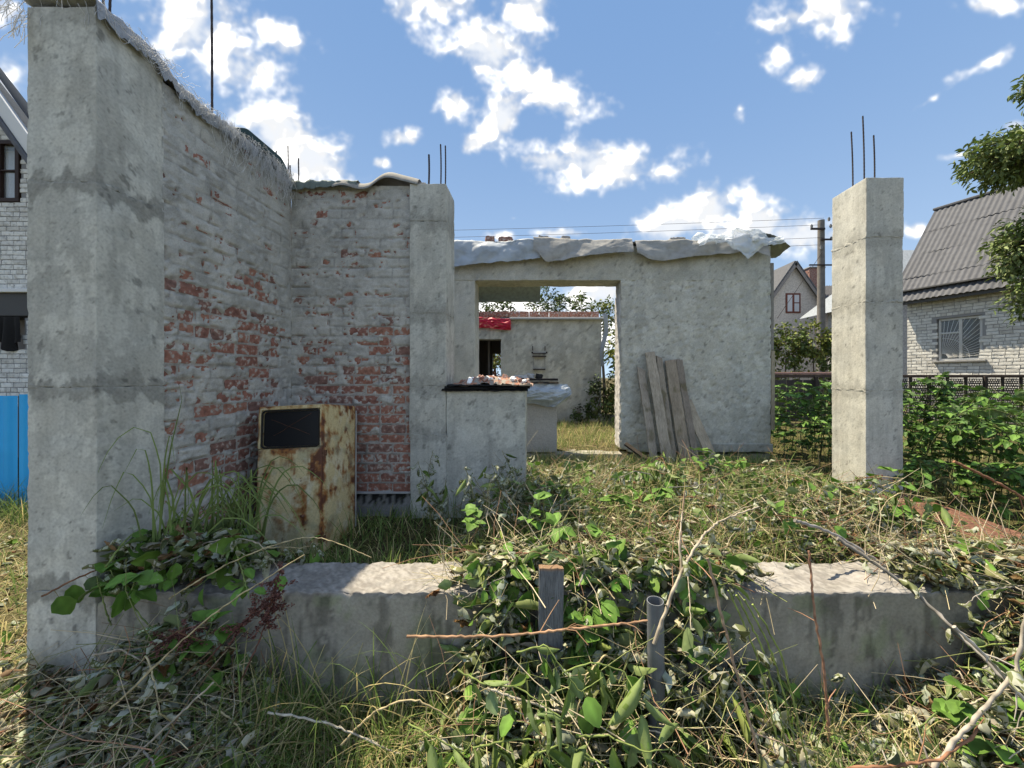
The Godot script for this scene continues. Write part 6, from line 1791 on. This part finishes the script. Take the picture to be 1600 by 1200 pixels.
	for k in 3:
		var o := cane("dock_stalk", ["brown dock stalk slanting over the heap by the pillar", "drooping red-brown dock seed head before the foundation's bare top", "loose brown dock seed head between the other two"][k], "weed", "dock seed heads", route(dk[k]), 0.004, 0.0025, Color(0.17, 0.08, 0.06), 0, [], 1.0, 0.0)
		var a := Vector3(dk[k][1][0], dk[k][1][1], -dk[k][1][2]); var b := Vector3(dk[k][2][0], dk[k][2][1], -dk[k][2][2])
		var mb := MB.new()
		var xf := []; var cl := []
		for s in 26:
			var t := rb(0.0, 1.0)
			var p := a.lerp(b, t) - o.position
			var e := Vector3(rb(-1, 1), rb(-0.9, 0.5), rb(-1, 1)).normalized() * rb(0.04, 0.11)
			mb.col = Color(0.16, 0.07, 0.055)
			mb.tube(PackedVector3Array([p, p + e * 0.6 + Vector3(0, -0.005, 0), p + e + Vector3(0, -0.02, 0)]), PackedFloat32Array([0.0012, 0.001, 0.0008]), 4, false)
			for u in 22:
				var q := p + e * rb(0.15, 1.05) + Vector3(rb(-1, 1), rb(-1.4, 0.4), rb(-1, 1)) * 0.009
				xf.append(Transform3D(Basis.from_euler(Vector3(rng.randf() * TAU, rng.randf() * TAU, 0)).scaled(Vector3.ONE * rb(0.6, 1.0)), q))
				var g := rb(0.5, 1.4)
				cl.append(Color(0.30 * g, 0.14 * g, 0.11 * g))
		obj("side_twigs", mb, M.stem, o)
		kind(many("seeds", leaf_mesh(0.011, 0.009, 0.5, 0.3, -0.5, W, W, 360), M.leaf, xf, cl, o), "stuff")

	# ------------------------------------------------ tall grass by the corner pillar
	var blades := [[[-2.32, 0.6, 2.30], [-2.22, 1.35, 2.28], [-2.10, 1.78, 2.25], [-2.11, 1.86, 2.24]], [[-2.32, 0.7, 2.32], [-2.26, 1.4, 2.28], [-2.36, 1.62, 2.25], [-2.50, 1.48, 2.22], [-2.56, 1.28, 2.2]], [[-2.30, 0.7, 2.3], [-2.20, 1.45, 2.25], [-2.12, 1.60, 2.2], [-2.05, 1.42, 2.15]], [[-2.32, 0.65, 2.3], [-2.27, 1.30, 2.24], [-2.30, 1.52, 2.2], [-2.36, 1.35, 2.17]], [[-2.28, 0.7, 2.3], [-2.14, 1.25, 2.3], [-1.95, 1.32, 2.3], [-1.78, 1.12, 2.3]], [[-2.26, 0.7, 2.3], [-2.06, 1.2, 2.3], [-1.86, 1.22, 2.3], [-1.74, 0.95, 2.3]], [[-2.3, 0.7, 2.3], [-2.2, 1.15, 2.3], [-2.12, 1.35, 2.3]], [[-2.24, 0.7, 2.3], [-2.02, 1.08, 2.32], [-1.82, 1.05, 2.34], [-1.68, 0.85, 2.34]], [[-2.35, 0.7, 2.3], [-2.38, 1.15, 2.24], [-2.48, 1.3, 2.2], [-2.6, 1.12, 2.17]]]
	for tuft in 4:
		var o := thing("reed_grass", ["tall reed grass with long bent blades against the tallest pillar", "green grass tuft between the pillar and the cabinet", "arching grass tuft at the foot of the side brick wall", "grass tuft leaning over the foundation before the cabinet"][tuft], "grass", Vector3(-2.3 + 0.12 * tuft, 0.6, -2.3 - 0.08 * tuft), "tall grass by the pillar")
		for k in (blades.size() if tuft == 0 else 26):
			var cv := Curve3D.new()
			var ctrl := []
			if tuft == 0:
				for q in blades[k]: ctrl.append(Vector3(q[0], q[1], -q[2]))
			else:
				var f := o.position + Vector3(rb(-0.10, 0.10), 0, rb(-0.05, 0.08))
				var dx := rb(-0.25, 0.45) ; var h := rb(0.3, 0.80)
				ctrl = [f, f + Vector3(dx * 0.3, h * 0.8, 0.02), f + Vector3(dx * 0.8, h, 0.05), f + Vector3(dx * 1.3, h * rb(0.5, 0.9), 0.08)]
			for i in ctrl.size():
				var a: Vector3 = ctrl[maxi(i - 1, 0)]; var b: Vector3 = ctrl[mini(i + 1, ctrl.size() - 1)]
				cv.add_point(ctrl[i] - o.position, -(b - a) / 5.0, (b - a) / 5.0)
			var tl := cv.get_baked_length()
			var p := PackedVector3Array(); var c := PackedColorArray()
			var w0 := rb(0.004, 0.007)
			var g := rb(0.7, 1.3)
			for i in 15:
				var t := i / 14.0
				var q := cv.sample_baked(tl * t)
				var tn := (cv.sample_baked(minf(tl, tl * t + 0.02)) - cv.sample_baked(maxf(0.0, tl * t - 0.02))).normalized()
				var sd := tn.cross(Vector3(0.3, 0.1, 1.0)).normalized()
				var w := w0 * (1.0 - pow(t, 2.5)) + 0.0004
				p.append(q - sd * w); p.append(q + tn.cross(sd) * w * 0.5); p.append(q + sd * w)
				for e in 3: c.append(Color(0.19 * g, 0.26 * g, 0.085 * g))
			var mb := MB.new(); mb.sheet(p, c, 3, 15)
			obj("blade", mb, M.grass, o)

	# ------------------------------------------------ what nobody could count: grass, straw, leaf litter
	var bl := [blade_mesh(0.30, 0.006, 1.2, 1), blade_mesh(0.30, 0.005, 2.0, 2), blade_mesh(0.30, 0.007, 0.6, 3)]
	var xs := [[], [], []]; var cs := [[], [], []]
	var areas := [ # count, x0, x1, d0, d1, length, dryness
		[4200, -1.95, -0.4, 1.6, 2.12, 0.65, 0.35], [2600, -2.3, -1.2, 1.6, 2.18, 1.2, 0.2], [2000, -0.6, 1.4, 1.6, 2.18, 0.9, 0.4], [1700, 1.2, 3.2, 1.5, 2.18, 0.9, 0.4],
		[1700, -2.5, -0.6, 2.6, 3.9, 0.5, 0.3], [600, -1.75, -0.6, 2.58, 3.0, 0.6, 0.15], [260, -1.75, -0.6, 3.2, 3.9, 1.0, 0.1], [260, -1.9, -0.5, 1.85, 2.17, 2.3, 0.5], [8000, -0.5, 3.4, 2.6, 4.4, 1.05, 0.25], [8500, -0.6, 3.7, 4.2, 6.3, 0.95, 0.28], [2600, 1.4, 3.6, 5.3, 6.3, 0.95, 0.15],
		[6500, -1.0, 2.4, 6.9, 9.9, 0.75, 0.45], [9000, -9.5, -3.0, 1.6, 5.4, 0.85, 0.6], [5200, 3.7, 8.0, 2.4, 9.5, 1.1, 0.3], [1500, -8.5, -6.2, 4.7, 5.25, 1.7, 0.1], [1200, -0.2, 1.2, 5.9, 6.5, 1.0, 0.5]]
	for a in areas:
		for k in a[0]:
			var x := rb(a[1], a[2]); var d := rb(a[3], a[4])
			if nz.mid.get_noise_2d(x * 1.5 + 3.0, d * 1.5) < rb(-0.45, 0.15) - 0.1: continue
			var v := rng.randi() % 3
			var l: float = a[5] * rb(0.4, 1.25)
			var y := gh(x, d) - 0.02
			if d > 2.6 and d < 6.3 and x > -2.5 and x < 3.7: y += heap(x, d) * rb(0.0, 0.8)
			xs[v].append(Transform3D(Basis(Vector3.UP, rng.randf() * TAU) * Basis(Vector3(0, 0, 1), -rb(0.0, 0.75)) * Basis().scaled(Vector3(l, l, rb(0.8, 1.3))), Vector3(x, y, -d)))
			var g := rb(0.65, 1.35)
			if rng.randf() < a[6]: cs[v].append(Color(0.50 * g, 0.43 * g, 0.21 * g))
			else: cs[v].append(Color(0.17 * g, 0.25 * g, 0.065 * g))
	for v in 3:
		var o := many("grass", bl[v], M.grass, xs[v], cs[v])
		kind(o, "stuff")
		tag(o, ["green and straw-coloured grass blades over all the open ground", "strongly bent grass blades among the cut brambles", "upright stiff grass blades on the open ground"][v], "grass")
	# straw and thin twigs lying about
	var sk := [stick_mesh(0.5, 0.0018, 0.12, 1), stick_mesh(0.4, 0.0024, 0.3, 2), stick_mesh(0.6, 0.0015, 0.2, 3)]
	xs = [[], [], []]; cs = [[], [], []]
	var lay := [[700, -3.2, -1.3, 1.45, 2.18], [750, -0.6, 1.3, 1.55, 2.55], [900, 1.2, 3.2, 1.4, 2.18], [3800, -0.7, 3.4, 2.6, 4.8], [1500, -2.4, 3.6, 4.0, 6.3], [700, 2.0, 3.2, 2.2, 3.4], [700, -1.0, 2.2, 6.9, 9.5], [1800, -8.5, -3.0, 1.8, 5.2], [350, -2.0, -0.5, 1.7, 2.15]]
	for a in lay:
		for k in a[0]:
			var x := rb(a[1], a[2]); var d := rb(a[3], a[4])
			if x > 1.5 and x < 2.2 and d > 2.18 and d < 2.58: continue
			var hh := heap(x, d)
			if x > 1.0 and x < 2.35 and d < 2.2: hh = minf(hh, 0.22)
			var y := surf(x, d) + 0.02 + hh * rb(0.1, 1.15)
			var v := rng.randi() % 3
			var tilt := rb(0.9, 1.75)
			xs[v].append(Transform3D(Basis(Vector3.UP, rng.randf() * TAU) * Basis(Vector3(1, 0, 0), tilt) * Basis().scaled(Vector3(1, rb(0.4, 1.2), 1)), Vector3(x, y, -d)))
			var g := rb(0.5, 1.3)
			var pick := rng.randf()
			cs[v].append((Color(0.56, 0.48, 0.29) if pick < 0.58 else (Color(0.22, 0.15, 0.10) if pick < 0.75 else Color(0.25, 0.28, 0.10))) * g)
	# longer trailing stems over the heaps
	var lg := [stick_mesh(1.0, 0.0032, 0.16, 11), stick_mesh(0.85, 0.0026, 0.28, 12), stick_mesh(1.1, 0.0022, 0.2, 13)]
	var gx := [[], [], []]; var gc := [[], [], []]
	for a in [[110, -0.6, 1.3, 1.65, 2.6], [100, 1.3, 3.2, 1.5, 2.15], [260, -0.5, 3.3, 2.6, 5.2], [110, 2.0, 3.2, 2.1, 3.3], [110, -3.0, -1.4, 1.5, 2.15]]:
		for k in a[0]:
			var x := rb(a[1], a[2]); var d := rb(a[3], a[4])
			var hh := heap(x, d)
			var low := x > 1.0 and x < 2.35 and d < 2.2
			if low and rng.randf() < 0.5: continue
			if low: hh = minf(hh, 0.25)
			var v := rng.randi() % 3
			gx[v].append(Transform3D(Basis(Vector3.UP, rng.randf() * TAU) * Basis(Vector3(1, 0, 0), rb(0.7, 1.6)) * Basis().scaled(Vector3(1, rb(0.4, 0.95), 1)), Vector3(x, surf(x, d) + 0.05 + hh * rb(0.6, 1.1), -d)))
			var g := rb(0.6, 1.25)
			var pk := rng.randf()
			gc[v].append((Color(0.50, 0.43, 0.30) if pk < 0.4 else (Color(0.33, 0.19, 0.12) if pk < 0.7 else Color(0.26, 0.29, 0.11))) * g)
	for v in 3:
		var o := many("trailing_stems", lg[v], M.stem, gx[v], gc[v])
		kind(o, "stuff")
		tag(o, ["long trailing bramble stems over the heaps", "kinked trailing stems over the heaps", "fine trailing stems over the heaps"][v], "stems")
	for v in 3:
		var o := many("straw_litter", sk[v], M.stem, xs[v], cs[v])
		kind(o, "stuff")
		tag(o, ["dry straw stalks strewn over the ground and brambles", "kinked thin twigs strewn through the cut brambles", "long fine stalks strewn over the ground"][v], "straw")
	# leaf litter of the cut brambles
	var sets := ["wilt", "pale", "fresh", "dry", "lance"]
	var lx := {}; var lc := {}
	for s in sets:
		for v in 3: lx[s + str(v)] = []; lc[s + str(v)] = []
	var mixes := [ # count, area, shares of wilt pale fresh dry lance
		[2300, -3.3, -1.35, 1.4, 2.19, [0.62, 0.20, 0.05, 0.13, 0.0]], [1300, -0.6, 1.25, 1.5, 2.55, [0.40, 0.22, 0.20, 0.04, 0.14]], [900, -0.55, 1.15, 1.95, 2.25, [0.34, 0.24, 0.28, 0.04, 0.10]], [550, -2.5, -1.75, 2.2, 2.6, [0.34, 0.16, 0.4, 0.1, 0.0]], [1700, 1.1, 3.3, 1.35, 2.19, [0.44, 0.30, 0.14, 0.12, 0.0]],
		[3000, -0.7, 3.4, 2.58, 5.0, [0.36, 0.20, 0.24, 0.06, 0.14]], [2600, 2.1, 3.25, 2.2, 3.4, [0.45, 0.33, 0.08, 0.14, 0.0]], [1500, -1.0, 3.5, 4.2, 6.2, [0.35, 0.15, 0.3, 0.1, 0.1]], [900, 3.0, 4.0, 4.9, 6.4, [0.3, 0.3, 0.3, 0.1, 0.0]], [1300, -7.0, -3.0, 1.7, 4.5, [0.4, 0.2, 0.2, 0.2, 0.0]]]
	for a in mixes:
		for k in a[0]:
			var x := rb(a[1], a[2]); var d := rb(a[3], a[4])
			if x > 1.5 and x < 2.2 and d > 2.18 and d < 2.6: continue
			if x > 0.42 and x < 1.0 and d > 1.45 and d < 2.08 and rng.randf() < 0.8: continue
			if x < -0.45 and d > 2.2 and d < 2.6 and x > -1.6: continue
			var hh := heap(x, d)
			if x > 1.0 and x < 2.35 and d < 2.2: hh = minf(hh, 0.20)
			var y := surf(x, d) + 0.015 + hh * pow(rng.randf(), 0.7) * 1.05
			var r := rng.randf(); var s := 0
			while s < 4 and r > a[5][s]:
				r -= a[5][s]; s += 1
			var key: String = sets[s] + str(rng.randi() % 3)
			var sc := rb(0.55, 1.1) if d > 2.35 else rb(0.75, 1.5)
			lx[key].append(Transform3D(rand_basis(0.35).scaled(Vector3.ONE * sc), Vector3(x, y, -d)))
			var g := rb(0.6, 1.3)
			lc[key].append(Color(g * rb(0.9, 1.15), g, g * rb(0.85, 1.05)))
	for key in lx:
		if lx[key].is_empty(): continue
		var nm: String = key.left(-1)
		var o := many("leaf_litter", L[nm][int(key.right(1))], M.leaf, lx[key], lc[key])
		kind(o, "stuff")
		tag(o, {"wilt": "dull wilted bramble leaves heaped over the ground", "pale": "bramble leaves lying pale side up in the heaps", "fresh": "green bramble leaves scattered over the heaps", "dry": "brown dry leaves scattered in the heaps", "lance": "narrow green leaves scattered over the mound"}[nm], "leaves")
